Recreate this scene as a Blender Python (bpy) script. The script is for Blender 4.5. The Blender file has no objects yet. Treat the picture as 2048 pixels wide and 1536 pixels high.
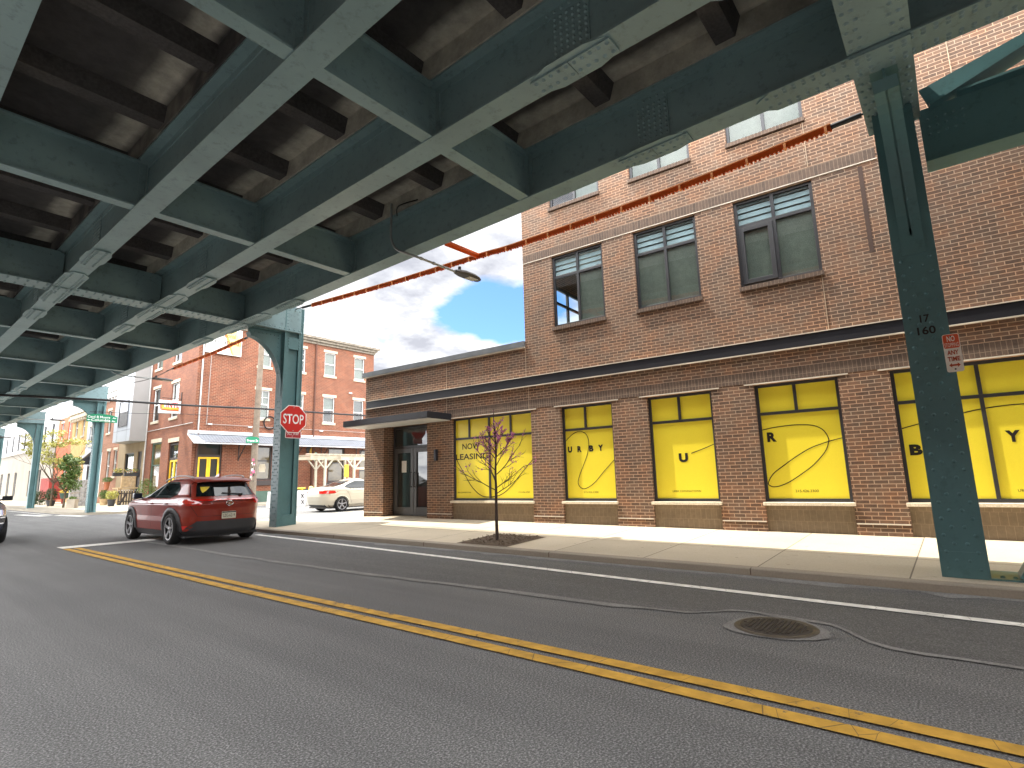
import bpy, bmesh, math, random
import numpy as np
from mathutils import Vector, Matrix
C = bpy.context.scene
COL = C.collection
PI = math.pi
R = math.radians

# ---------------------------------------------------------------- camera
H = 1.3
pitch, roll, yaw = R(9.7725), R(-1.5213), R(50.936)
F = Vector((math.sin(yaw)*math.cos(pitch), math.cos(yaw)*math.cos(pitch), math.sin(pitch)))
rt = Vector((math.cos(yaw), -math.sin(yaw), 0)); up = rt.cross(F)
r2 = rt*math.cos(roll)+up*math.sin(roll); u2 = -rt*math.sin(roll)+up*math.cos(roll)
cam = bpy.data.cameras.new('camera'); co = bpy.data.objects.new('camera', cam); COL.objects.link(co)
cam.sensor_width = 36; cam.lens = 1082.08/2048*36; cam.clip_end = 3000; cam.clip_start = .05
co.matrix_world = Matrix(((r2.x, u2.x, -F.x, 0), (r2.y, u2.y, -F.y, 0), (r2.z, u2.z, -F.z, H), (0, 0, 0, 1)))
C.camera = co
C.render.resolution_x = 1024; C.render.resolution_y = 768

# ---------------------------------------------------------------- sky, sun, exposure
SUN = Vector((-.1407, .4297, .892)).normalized()
wd = bpy.data.worlds.new('World'); C.world = wd; wd.use_nodes = True
nt = wd.node_tree; N = nt.nodes; LK = nt.links
bg = N['Background']; bg.inputs['Strength'].default_value = .15
sky = N.new('ShaderNodeTexSky'); sky.sky_type = 'NISHITA'; sky.sun_disc = False
sky.sun_elevation = math.asin(SUN.z); sky.sun_rotation = math.atan2(SUN.x, SUN.y)
sky.air_density = 1.0; sky.dust_density = .6; sky.ozone_density = 1.5
tc = N.new('ShaderNodeTexCoord'); sep = N.new('ShaderNodeSeparateXYZ'); LK.new(tc.outputs['Generated'], sep.inputs[0])
def wm(op, a, b=None, c=None):
    n = N.new('ShaderNodeMath'); n.operation = op
    for i, v in enumerate((a, b, c)):
        if v is None: continue
        if isinstance(v, (int, float)): n.inputs[i].default_value = v
        else: LK.new(v, n.inputs[i])
    return n.outputs[0]
zz = wm('MAXIMUM', sep.outputs['Z'], 0.0); zz = wm('ADD', zz, .22)
cx_ = wm('DIVIDE', sep.outputs['X'], zz); cy_ = wm('DIVIDE', sep.outputs['Y'], zz)
cmb = N.new('ShaderNodeCombineXYZ'); LK.new(cx_, cmb.inputs[0]); LK.new(cy_, cmb.inputs[1])
def wnoise(sc, det, ro, off):
    mp = N.new('ShaderNodeMapping'); mp.inputs['Location'].default_value = off; LK.new(cmb.outputs[0], mp.inputs[0])
    n = N.new('ShaderNodeTexNoise'); n.inputs['Scale'].default_value = sc; n.inputs['Detail'].default_value = det; n.inputs['Roughness'].default_value = ro
    LK.new(mp.outputs[0], n.inputs[0]); return n.outputs['Fac']
n1 = wnoise(1.5, 9, .56, (2.3, 0.6, 0)); n2 = wnoise(3.0, 9, .6, (4.1, 1.7, 0))
def wramp(src, stops):
    r = N.new('ShaderNodeValToRGB'); e = r.color_ramp.elements
    while len(e) < len(stops): e.new(.5)
    for k, (p, c) in enumerate(stops): e[k].position = p; e[k].color = c
    LK.new(src, r.inputs[0]); return r.outputs[0]
# the blue hole between the clouds
dv = N.new('ShaderNodeVectorMath'); dv.operation = 'DISTANCE'; LK.new(cmb.outputs[0], dv.inputs[0]); dv.inputs[1].default_value = (1.45, 1.11, 0)
hole = wm('MULTIPLY', wm('SUBTRACT', 1.0, wm('MINIMUM', wm('DIVIDE', dv.outputs['Value'], .42), 1.0)), .52)
cmask = wramp(wm('SUBTRACT', wm('ADD', n1, .17), hole), [(.40, (0, 0, 0, 1)), (.50, (1, 1, 1, 1))])
ccol = wramp(n2, [(.38, (7.0, 7.2, 7.9, 1)), (.46, (9.6, 9.8, 10.3, 1)), (.52, (13.4, 13.4, 13.4, 1))])
dt = N.new('ShaderNodeVectorMath'); dt.operation = 'DOT_PRODUCT'; LK.new(tc.outputs['Generated'], dt.inputs[0]); dt.inputs[1].default_value = Vector((.66, .66, .32)).normalized()
bank = wramp(dt.outputs['Value'], [(.62, (1, 1, 1, 1)), (.90, (.165, .165, .168, 1))])
ml = N.new('ShaderNodeMix'); ml.data_type = 'RGBA'; ml.blend_type = 'MULTIPLY'; ml.inputs[0].default_value = 1; LK.new(ccol, ml.inputs[6]); LK.new(bank, ml.inputs[7]); ccol = ml.outputs[2]
sk = N.new('ShaderNodeMix'); sk.data_type = 'RGBA'; sk.blend_type = 'MULTIPLY'; sk.inputs[0].default_value = 1; LK.new(sky.outputs[0], sk.inputs[6]); sk.inputs[7].default_value = (.27, .37, .52, 1)
mx = N.new('ShaderNodeMix'); mx.data_type = 'RGBA'
LK.new(cmask, mx.inputs[0]); LK.new(sk.outputs[2], mx.inputs[6]); LK.new(ccol, mx.inputs[7])
LK.new(mx.outputs[2], bg.inputs['Color'])
sl = bpy.data.lights.new('sun', 'SUN'); sl.energy = 2.3; sl.angle = R(.55); sl.color = (1, .93, .82)
so = bpy.data.objects.new('sun', sl); COL.objects.link(so); so.rotation_euler = SUN.to_track_quat('Z', 'Y').to_euler(); so.location = (0, 0, 40)
C.view_settings.view_transform = 'Standard'; C.view_settings.look = 'None'; C.view_settings.gamma = 1; C.view_settings.exposure = 2.0
C.render.engine = 'CYCLES'
C.cycles.max_bounces = 7; C.cycles.diffuse_bounces = 5; C.cycles.transparent_max_bounces = 8
C.cycles.sample_clamp_indirect = 6

# ---------------------------------------------------------------- materials
def newmat(name):
    m = bpy.data.materials.new(name); m.use_nodes = True
    return m, m.node_tree.nodes, m.node_tree.links, m.node_tree.nodes['Principled BSDF']
def ramp(n, l, src, stops):
    r = n.new('ShaderNodeValToRGB'); e = r.color_ramp.elements
    while len(e) < len(stops): e.new(.5)
    for k, (p, c) in enumerate(stops):
        e[k].position = p; e[k].color = (*c, 1) if len(c) == 3 else c
    l.new(src, r.inputs[0]); return r.outputs[0]
def nz(n, l, co_, sc, det=4, ro=.55):
    t = n.new('ShaderNodeTexNoise'); t.inputs['Scale'].default_value = sc; t.inputs['Detail'].default_value = det; t.inputs['Roughness'].default_value = ro
    l.new(co_, t.inputs[0]); return t.outputs['Fac']
def mth(n, l, op, a, b=None):
    m = n.new('ShaderNodeMath'); m.operation = op
    for i, v in enumerate((a, b)):
        if v is None: continue
        if isinstance(v, (int, float)): m.inputs[i].default_value = v
        else: l.new(v, m.inputs[i])
    return m.outputs[0]
def mixc(n, l, fac, a, b, mode='MIX'):
    x = n.new('ShaderNodeMix'); x.data_type = 'RGBA'; x.blend_type = mode
    if isinstance(fac, (int, float)): x.inputs[0].default_value = fac
    else: l.new(fac, x.inputs[0])
    for i, v in ((6, a), (7, b)):
        if isinstance(v, tuple): x.inputs[i].default_value = (*v, 1)
        else: l.new(v, x.inputs[i])
    return x.outputs[2]
def bumpn(n, l, p, h, strength=.4, dist=.01):
    b = n.new('ShaderNodeBump'); b.inputs['Strength'].default_value = strength; b.inputs['Distance'].default_value = dist
    l.new(h, b.inputs['Height']); l.new(b.outputs[0], p.inputs['Normal'])
def pm(name, col, rough=.6, metal=0., var=.18, vs=2.5, fine=0., fs=60, bump=0., spec=.5, coat=0., stain=None):
    m, n, l, p = newmat(name)
    oc = n.new('ShaderNodeTexCoord').outputs['Object']
    lo = tuple(max(0, c*(1-var)) for c in col); hi = tuple(min(1, c*(1+var)) for c in col)
    c = ramp(n, l, nz(n, l, oc, vs), [(.3, lo), (.7, hi)])
    if fine: c = mixc(n, l, fine, c, ramp(n, l, nz(n, l, oc, fs, 2), [(.35, tuple(x*.55 for x in col)), (.65, tuple(min(1, x*1.5) for x in col))]))
    if stain:
        sc, thr = stain[1], stain[2]
        c = mixc(n, l, ramp(n, l, nz(n, l, oc, sc, 6, .65), [(thr, (0, 0, 0)), (thr+.08, (1, 1, 1))]), c, stain[0])
    l.new(c, p.inputs['Base Color'])
    p.inputs['Roughness'].default_value = rough; p.inputs['Metallic'].default_value = metal
    p.inputs['Specular IOR Level'].default_value = spec
    p.inputs['Coat Weight'].default_value = coat; p.inputs['Coat Roughness'].default_value = .03
    if bump: bumpn(n, l, p, nz(n, l, oc, fs, 3), bump, .004)
    return m
def brick(name, c1, c2, mortar, bw, rh, ms, swap=False, tint=None, bump=.8, rough=.85, tv=.5, offs=.5):
    """running-bond brick in metres, laid along local x+y and z"""
    m, n, l, p = newmat(name)
    oc = n.new('ShaderNodeTexCoord').outputs['Object']
    s = n.new('ShaderNodeSeparateXYZ'); l.new(oc, s.inputs[0])
    u = mth(n, l, 'ADD', s.outputs[0], s.outputs[1])
    cb = n.new('ShaderNodeCombineXYZ'); l.new(u, cb.inputs[0]); l.new(s.outputs[2], cb.inputs[1])
    b = n.new('ShaderNodeTexBrick'); l.new(cb.outputs[0], b.inputs['Vector'])
    b.inputs['Scale'].default_value = 1; b.inputs['Brick Width'].default_value = bw; b.inputs['Row Height'].default_value = rh
    b.inputs['Mortar Size'].default_value = ms; b.inputs['Mortar Smooth'].default_value = .15; b.inputs['Bias'].default_value = 0
    b.offset = offs
    b.inputs['Color1'].default_value = (*c1, 1); b.inputs['Color2'].default_value = (*c2, 1); b.inputs['Mortar'].default_value = (*mortar, 1)
    c = b.outputs['Color']
    if tint:
        c = mixc(n, l, ramp(n, l, nz(n, l, oc, tint[1], 6, .6), [(.42, (0, 0, 0)), (.62, (tint[2],)*3)]), c, mixc(n, l, 1.0, c, tint[0], 'MULTIPLY'))
    c = mixc(n, l, .35*tv, c, ramp(n, l, nz(n, l, oc, 14, 5, .7), [(.3, (.02, .015, .012)), (.72, tuple(min(1, x*2.6) for x in c1))]))
    c = mixc(n, l, .35, c, mixc(n, l, 1.0, c, ramp(n, l, nz(n, l, oc, .8, 4), [(.3, (.6, .6, .62)), (.7, (1.25, 1.22, 1.2))]), 'MULTIPLY'))
    l.new(c, p.inputs['Base Color']); p.inputs['Roughness'].default_value = rough
    hh = mth(n, l, 'ADD', mth(n, l, 'MULTIPLY', b.outputs['Fac'], -1.0), mth(n, l, 'MULTIPLY', nz(n, l, oc, 60, 3), .45))
    bumpn(n, l, p, hh, bump, .008)
    return m
def glass(name, col=(.03, .035, .035), rough=.02, clear=0., tint=(.75, .85, .85)):
    m, n, l, p = newmat(name)
    oc = n.new('ShaderNodeTexCoord').outputs['Object']
    p.inputs['Base Color'].default_value = (*col, 1); p.inputs['Roughness'].default_value = rough; p.inputs['Specular IOR Level'].default_value = .8
    bumpn(n, l, p, nz(n, l, oc, 1.6, 2), .05, .02)
    if clear:
        o = [x for x in n if x.type == 'OUTPUT_MATERIAL'][0]
        t = n.new('ShaderNodeBsdfTransparent'); t.inputs[0].default_value = (*tint, 1)
        g = n.new('ShaderNodeBsdfGlossy'); g.inputs['Roughness'].default_value = rough
        lw = n.new('ShaderNodeLayerWeight'); lw.inputs[0].default_value = .5; fz = mth(n, l, 'ADD', mth(n, l, 'MULTIPLY', mth(n, l, 'POWER', lw.outputs['Facing'], 4.), .8), .07)
        mxs = n.new('ShaderNodeMixShader'); l.new(fz, mxs.inputs[0]); l.new(t.outputs[0], mxs.inputs[1]); l.new(g.outputs[0], mxs.inputs[2])
        l.new(mxs.outputs[0], o.inputs[0])
    return m
def flat(name, col, rough=.5, spec=.4, metal=0): return pm(name, col, rough, metal, .06, 3, spec=spec)

M = {}
# steel of the elevated line: old green-grey paint, chalky with grime
def steelmat(name, col, dirt=.5):
    m, n, l, p = newmat(name)
    oc = n.new('ShaderNodeTexCoord').outputs['Object']
    c = ramp(n, l, nz(n, l, oc, .9, 5), [(.3, tuple(x*.85 for x in col)), (.7, tuple(x*1.12 for x in col))])
    sp = ramp(n, l, nz(n, l, oc, 9, 7, .72), [(.54, (0, 0, 0)), (.66, (1, 1, 1))])
    c = mixc(n, l, mth(n, l, 'MULTIPLY', sp, dirt), c, tuple(x*.45 for x in col))
    c = mixc(n, l, mth(n, l, 'MULTIPLY', ramp(n, l, nz(n, l, oc, 28, 5, .7), [(.62, (0, 0, 0)), (.7, (1, 1, 1))]), dirt*.7), c, tuple(min(1, x*1.5) for x in col))
    rs = ramp(n, l, nz(n, l, oc, 3.1, 8, .75), [(.70, (0, 0, 0)), (.76, (1, 1, 1))])
    c = mixc(n, l, mth(n, l, 'MULTIPLY', rs, dirt*.15), c, (.12, .085, .055))
    l.new(c, p.inputs['Base Color']); p.inputs['Roughness'].default_value = .42; p.inputs['Specular IOR Level'].default_value = .45
    bumpn(n, l, p, nz(n, l, oc, 22, 4), .12, .006)
    return m
M['steel'] = steelmat('el_green_paint', (.19, .29, .305))
M['steel2'] = steelmat('el_column_paint', (.085, .185, .195), .3)
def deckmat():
    m, n, l, p = newmat('deck_concrete_lit_strips')
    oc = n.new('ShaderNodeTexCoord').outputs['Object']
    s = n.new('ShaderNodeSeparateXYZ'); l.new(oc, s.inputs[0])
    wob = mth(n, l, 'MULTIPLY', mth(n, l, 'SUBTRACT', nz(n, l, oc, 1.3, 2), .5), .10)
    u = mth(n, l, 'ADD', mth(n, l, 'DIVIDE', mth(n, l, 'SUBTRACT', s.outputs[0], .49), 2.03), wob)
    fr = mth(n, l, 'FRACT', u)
    # light on the slab beside each girder painted as pale strips, mid bay dark
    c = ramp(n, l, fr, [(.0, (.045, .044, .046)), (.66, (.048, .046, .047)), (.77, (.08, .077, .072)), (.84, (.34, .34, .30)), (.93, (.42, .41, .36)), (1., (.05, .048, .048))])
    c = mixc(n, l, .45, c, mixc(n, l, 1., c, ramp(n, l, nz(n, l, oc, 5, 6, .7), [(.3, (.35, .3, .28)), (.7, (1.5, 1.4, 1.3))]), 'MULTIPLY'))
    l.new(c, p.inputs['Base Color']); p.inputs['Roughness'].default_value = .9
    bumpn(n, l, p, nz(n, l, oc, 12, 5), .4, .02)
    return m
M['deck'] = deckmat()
M['rib'] = pm('grimy_deck_rib', (.06, .055, .054), .9, 0, .3, 3, .4, 25, .4)
M['slat'] = pm('pale_reflection_slat', (.42, .47, .50), .6)
M['parapet'] = pm('pale_parapet_panel', (.55, .57, .58), .5)
M['brick'] = brick('brown_brick', (.160, .095, .060), (.075, .047, .033), (.44, .32, .22), .197, .0645, .0065, tint=((1.4, .98, .70), 2.5, .6))
M['soldier'] = brick('brown_soldier_brick', (.120, .078, .054), (.075, .05, .037), (.25, .18, .125), .0645, .215, .0045, offs=0)
M['cmu'] = brick('tan_ground_block', (.21, .16, .105), (.19, .145, .095), (.29, .22, .145), .10, .2, .004, bump=.25, tv=.35, offs=.5)
M['stone'] = pm('cast_stone_sill', (.66, .58, .45), .8, 0, .12, 5, .3, 50)
M['black'] = pm('black_metal_trim', (.012, .013, .018), .45, 0, .2, 3)
M['anod'] = pm('dark_bronze_frame', (.035, .036, .04), .4, 0, .12, 3)
M['flash'] = pm('pale_flashing', (.62, .55, .45), .5)
M['caulk'] = pm('tan_joint_sealant', (.42, .31, .21), .7)
M['coping'] = pm('grey_coping_metal', (.14, .15, .16), .45, .2)
M['film'] = pm('yellow_window_film', (.90, .74, .05), .32, 0, .04, 1.2, .06, 90, spec=.5)
M['ink'] = flat('dark_print', (.012, .010, .010), .6)
M['gl'] = glass('window_glass')
M['glclear'] = glass('clear_glass', clear=1.)
M['room'] = pm('pale_room_wall', (.55, .53, .48), .9)
M['curtain'] = pm('grey_mesh_shade', (.17, .165, .135), .9, 0, .25, 9, .5, 60)
M['rbrick'] = brick('old_red_brick', (.205, .060, .027), (.060, .021, .013), (.30, .19, .12), .27, .098, .016, tint=((.6, .52, .5), 1.1, .7), bump=.9, tv=1.)
M['rbrick2'] = brick('smooth_orange_brick', (.215, .075, .034), (.125, .045, .024), (.17, .085, .055), .21, .07, .006, tint=((.7, .62, .6), .7, .8), bump=.3, tv=.4)
M['obrick'] = brick('rowhouse_brick', (.26, .115, .062), (.18, .075, .042), (.28, .18, .12), .21, .07, .006, bump=.3, tv=.4)
M['white'] = pm('white_paint', (.60, .595, .575), .5)
M['cream'] = pm('cream_stone', (.46, .40, .30), .8)
M['cornice'] = pm('dark_cornice_paint', (.20, .17, .13), .7, 0, .4, 6)
M['tin'] = pm('galvanised_tin', (.20, .215, .24), .45, .3, .12, 3)
M['yellow'] = pm('yellow_door_paint', (.82, .52, .01), .4)
M['dark'] = pm('dark_brown_paint', (.035, .026, .024), .55)
M['pipe'] = pm('pale_pipe', (.40, .39, .37), .4)
M['wood'] = pm('weathered_wood', (.17, .135, .10), .9, 0, .3, 5, .4, 30)
M['planks'] = pm('pale_cedar', (.5, .36, .2), .8, 0, .25, 6)
M['green'] = pm('green_paint', (.06, .11, .085), .6)
M['beige'] = pm('beige_stucco', (.25, .19, .11), .9, 0, .1, 1.5)
M['greypanel'] = pm('grey_metal_panel', (.30, .325, .36), .4, .1, .05, 1)
M['greyside'] = pm('taupe_panel', (.24, .23, .22), .5, 0, .05, 1)
M['ystucco'] = pm('yellow_stucco', (.42, .27, .10), .9)
M['ostucco'] = pm('coral_stucco', (.45, .115, .05), .9)
M['siding'] = None
def sidingmat():
    m, n, l, p = newmat('white_lap_siding'); oc = n.new('ShaderNodeTexCoord').outputs['Object']
    s = n.new('ShaderNodeSeparateXYZ'); l.new(oc, s.inputs[0])
    f = mth(n, l, 'FRACT', mth(n, l, 'DIVIDE', s.outputs[2], .3))
    l.new(ramp(n, l, f, [(0, (.3, .3, .32)), (.12, (.42, .42, .42)), (1, (.46, .46, .46))]), p.inputs['Base Color']); p.inputs['Roughness'].default_value = .6
    bumpn(n, l, p, f, .6, .03); return m
M['siding'] = sidingmat()
M['wstucco'] = pm('white_stucco', (.33, .30, .255), .9, 0, .1, .6)
M['orange'] = pm('orange_plastic', (.75, .12, .015), .5, 0, .15, 2)
M['orangeL'] = pm('pale_orange_edge', (.85, .33, .12), .5)
M['wire'] = flat('black_cable', (.012, .012, .013), .6)
M['galv'] = pm('galvanised_pipe', (.33, .36, .36), .45, .5)
M['lamp'] = pm('bronze_lamp_body', (.055, .05, .045), .45)
M['lens'] = pm('lamp_lens', (.5, .48, .4), .25)
M['sgreen'] = flat('sign_green', (.0, .18, .085), .45)
M['swhite'] = flat('sign_white', (.8, .8, .78), .5)
M['sred'] = pm('sign_red', (.55, .02, .015), .4, 0, .08, 3)
M['sorange'] = pm('sign_orange_red', (.62, .095, .03), .45, 0, .1, 8)
M['sbg'] = pm('weathered_sign_white', (.80, .77, .68), .5, 0, .1, 6)
M['sink'] = flat('sign_rust_ink', (.42, .07, .02), .5)
M['bark'] = pm('dark_bark', (.055, .038, .030), .9, 0, .35, 12, .3, 60)
M['bark2'] = pm('tree_bark', (.12, .09, .06), .9, 0, .3, 8)
M['bloom'] = pm('pink_blossom', (.62, .20, .40), .7, 0, .35, 30)
M['leafy'] = pm('yellow_green_leaf', (.30, .29, .04), .6, 0, .35, 6)
M['leafg'] = pm('green_leaf', (.09, .15, .03), .6, 0, .4, 9)
M['leafd'] = pm('dark_green_leaf', (.035, .065, .02), .6, 0, .4, 9)
M['petal'] = pm('yellow_petal', (.8, .62, .12), .7)
M['petalr'] = pm('red_petal', (.7, .05, .12), .7)
M['soil'] = pm('mulch_soil', (.10, .07, .045), .95, 0, .4, 10, .6, 70, bump=.8)
M['pot'] = pm('dark_planter', (.045, .045, .048), .7)
M['potc'] = pm('concrete_planter', (.42, .37, .30), .9)
M['terra'] = pm('terracotta', (.45, .16, .08), .8)
M['redbox'] = pm('rust_red_paint', (.33, .04, .03), .7)
M['rub'] = flat('tyre_rubber', (.012, .012, .012), .85)
M['rim'] = pm('alloy_rim', (.30, .30, .31), .35, .1)
M['rimd'] = flat('dark_rim', (.01, .01, .011), .5)
M['clad'] = flat('grey_cladding', (.042, .042, .045), .55)
M['chrome'] = pm('chrome', (.75, .75, .76), .12, 1.)
M['cglass'] = glass('tinted_car_glass', (.006, .009, .010), .03); M['cglass'].node_tree.nodes['Principled BSDF'].inputs['Specular IOR Level'].default_value = .38
M['tail'] = pm('tail_lamp_red', (.45, .012, .008), .1, 0, .1, 6, coat=1.)
M['plate'] = pm('licence_plate', (.55, .53, .42), .5)
def paint(name, col, metal=.35):
    m = pm(name, col, .30, metal, .03, 2, spec=.35, coat=.45); return m
M['cred'] = paint('dark_red_car_paint', (.205, .017, .006), .0)
M['cwhite'] = paint('pearl_white_car_paint', (.50, .465, .37), .05)
M['cnavy'] = paint('navy_car_paint', (.005, .009, .024), .0)
def asphalt(name, base, specks=.5, patch=.25):
    m, n, l, p = newmat(name); oc = n.new('ShaderNodeTexCoord').outputs['Object']
    c = ramp(n, l, nz(n, l, oc, .45, 5), [(.3, tuple(x*(1-patch) for x in base)), (.7, tuple(x*(1+patch) for x in base))])
    g = nz(n, l, oc, 85, 3, .7)
    c = mixc(n, l, specks, c, ramp(n, l, g, [(.38, tuple(x*.25 for x in base)), (.52, base), (.66, tuple(x*3. for x in base))]))
    v = n.new('ShaderNodeTexVoronoi'); v.inputs['Scale'].default_value = 30; l.new(oc, v.inputs['Vector'])
    sp = ramp(n, l, v.outputs['Distance'], [(.07, (1, 1, 1)), (.11, (0, 0, 0))])
    vs = n.new('ShaderNodeSeparateColor'); l.new(v.outputs['Color'], vs.inputs[0])
    sp = mth(n, l, 'MULTIPLY', sp, mth(n, l, 'GREATER_THAN', vs.outputs[0], .72))
    c = mixc(n, l, mth(n, l, 'MULTIPLY', sp, specks), c, (.34, .33, .31))
    # tyre-polished long streaks
    mp = n.new('ShaderNodeMapping'); mp.inputs['Scale'].default_value = (1.6, .09, 1); l.new(oc, mp.inputs[0])
    st = ramp(n, l, nz(n, l, mp.outputs[0], 1.6, 5), [(.4, (.90, .90, .90)), (.65, (1.08, 1.08, 1.07))])
    c = mixc(n, l, 1., c, st, 'MULTIPLY')
    l.new(c, p.inputs['Base Color']); p.inputs['Roughness'].default_value = .78; p.inputs['Specular IOR Level'].default_value = .35
    bumpn(n, l, p, g, .55, .006); return m
M['road'] = asphalt('worn_asphalt', (.142, .142, .140), .7)
M['road2'] = asphalt('newer_asphalt', (.112, .111, .108), .45, .15)
M['tar'] = pm('dusty_seam', (.20, .195, .185), .9, 0, .35, 2.5, .5, 60)
def concrete(name, base, joints=True):
    m, n, l, p = newmat(name); oc = n.new('ShaderNodeTexCoord').outputs['Object']
    c = ramp(n, l, nz(n, l, oc, .7, 5), [(.3, tuple(x*.86 for x in base)), (.7, tuple(x*1.08 for x in base))])
    c = mixc(n, l, .25, c, ramp(n, l, nz(n, l, oc, 45, 3, .7), [(.3, tuple(x*.6 for x in base)), (.7, tuple(x*1.3 for x in base))]))
    c = mixc(n, l, mth(n, l, 'MULTIPLY', ramp(n, l, nz(n, l, oc, 2.3, 7, .7), [(.6, (0, 0, 0)), (.72, (1, 1, 1))]), .4), c, tuple(x*.6 for x in base))
    if joints:
        s = n.new('ShaderNodeSeparateXYZ'); l.new(oc, s.inputs[0])
        fy = mth(n, l, 'FRACT', mth(n, l, 'DIVIDE', mth(n, l, 'ADD', s.outputs[1], 10.42), 1.57))
        j = mth(n, l, 'LESS_THAN', fy, .010)
        fx = mth(n, l, 'LESS_THAN', mth(n, l, 'ABSOLUTE', mth(n, l, 'SUBTRACT', s.outputs[0], 8.82)), .008)
        fk = mth(n, l, 'LESS_THAN', mth(n, l, 'ABSOLUTE', mth(n, l, 'SUBTRACT', s.outputs[0], 7.50)), .006)
        j = mth(n, l, 'MAXIMUM', j, mth(n, l, 'MAXIMUM', fx, fk))
        c = mixc(n, l, mth(n, l, 'MULTIPLY', j, .75), c, (.07, .055, .04))
        vg = n.new('ShaderNodeTexVoronoi'); vg.inputs['Scale'].default_value = 3.2; l.new(oc, vg.inputs['Vector'])
        c = mixc(n, l, mth(n, l, 'MULTIPLY', mth(n, l, 'LESS_THAN', vg.outputs['Distance'], .07), .55), c, tuple(x*.4 for x in base))
        # each slab its own tone
        w = n.new('ShaderNodeTexWhiteNoise'); w.noise_dimensions = '2D'
        fl = n.new('ShaderNodeCombineXYZ'); l.new(mth(n, l, 'FLOOR', mth(n, l, 'DIVIDE', mth(n, l, 'ADD', s.outputs[1], 10.42), 1.57)), fl.inputs[0]); l.new(mth(n, l, 'GREATER_THAN', s.outputs[0], 8.82), fl.inputs[1])
        l.new(fl.outputs[0], w.inputs['Vector'])
        c = mixc(n, l, 1., c, ramp(n, l, w.outputs['Value'], [(0, (.86, .86, .85)), (1, (1.1, 1.09, 1.07))]), 'MULTIPLY')
    l.new(c, p.inputs['Base Color']); p.inputs['Roughness'].default_value = .88
    bumpn(n, l, p, nz(n, l, oc, 50, 4), .2, .004); return m
M['walk'] = concrete('pavement_concrete', (.52, .45, .34))
M['kerb'] = concrete('kerb_concrete', (.30, .26, .205), False)
M['walk2'] = concrete('far_pavement_concrete', (.36, .32, .25), False)
def worn(name, col, thr):
    m, n, l, p = newmat(name); oc = n.new('ShaderNodeTexCoord').outputs['Object']
    a = nz(n, l, oc, 13, 8, .72); b_ = nz(n, l, oc, .9, 4)
    k = ramp(n, l, mth(n, l, 'ADD', mth(n, l, 'MULTIPLY', a, .6), mth(n, l, 'MULTIPLY', b_, .4)), [(thr, (0, 0, 0)), (thr+.05, (1, 1, 1))])
    c = ramp(n, l, nz(n, l, oc, 7, 6), [(.3, tuple(x*.7 for x in col)), (.7, tuple(min(1, x*1.15) for x in col))])
    mp = n.new('ShaderNodeMapping'); mp.inputs['Scale'].default_value = (1, 3.0, 1); l.new(oc, mp.inputs[0])
    cr = n.new('ShaderNodeTexVoronoi'); cr.feature = 'DISTANCE_TO_EDGE'; cr.inputs['Scale'].default_value = 1.1; l.new(mp.outputs[0], cr.inputs['Vector'])
    c = mixc(n, l, mth(n, l, 'MULTIPLY', mth(n, l, 'LESS_THAN', cr.outputs['Distance'], .004), .7), c, (.06, .05, .04))
    l.new(mixc(n, l, k, c, (.085, .08, .075)), p.inputs['Base Color']); p.inputs['Roughness'].default_value = .7
    bumpn(n, l, p, nz(n, l, oc, 85, 3, .7), .35, .004); return m
M['myel'] = worn('worn_yellow_marking', (.58, .33, .05), .57)
M['mwhi'] = worn('worn_white_marking', (.82, .80, .74), .63)

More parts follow.
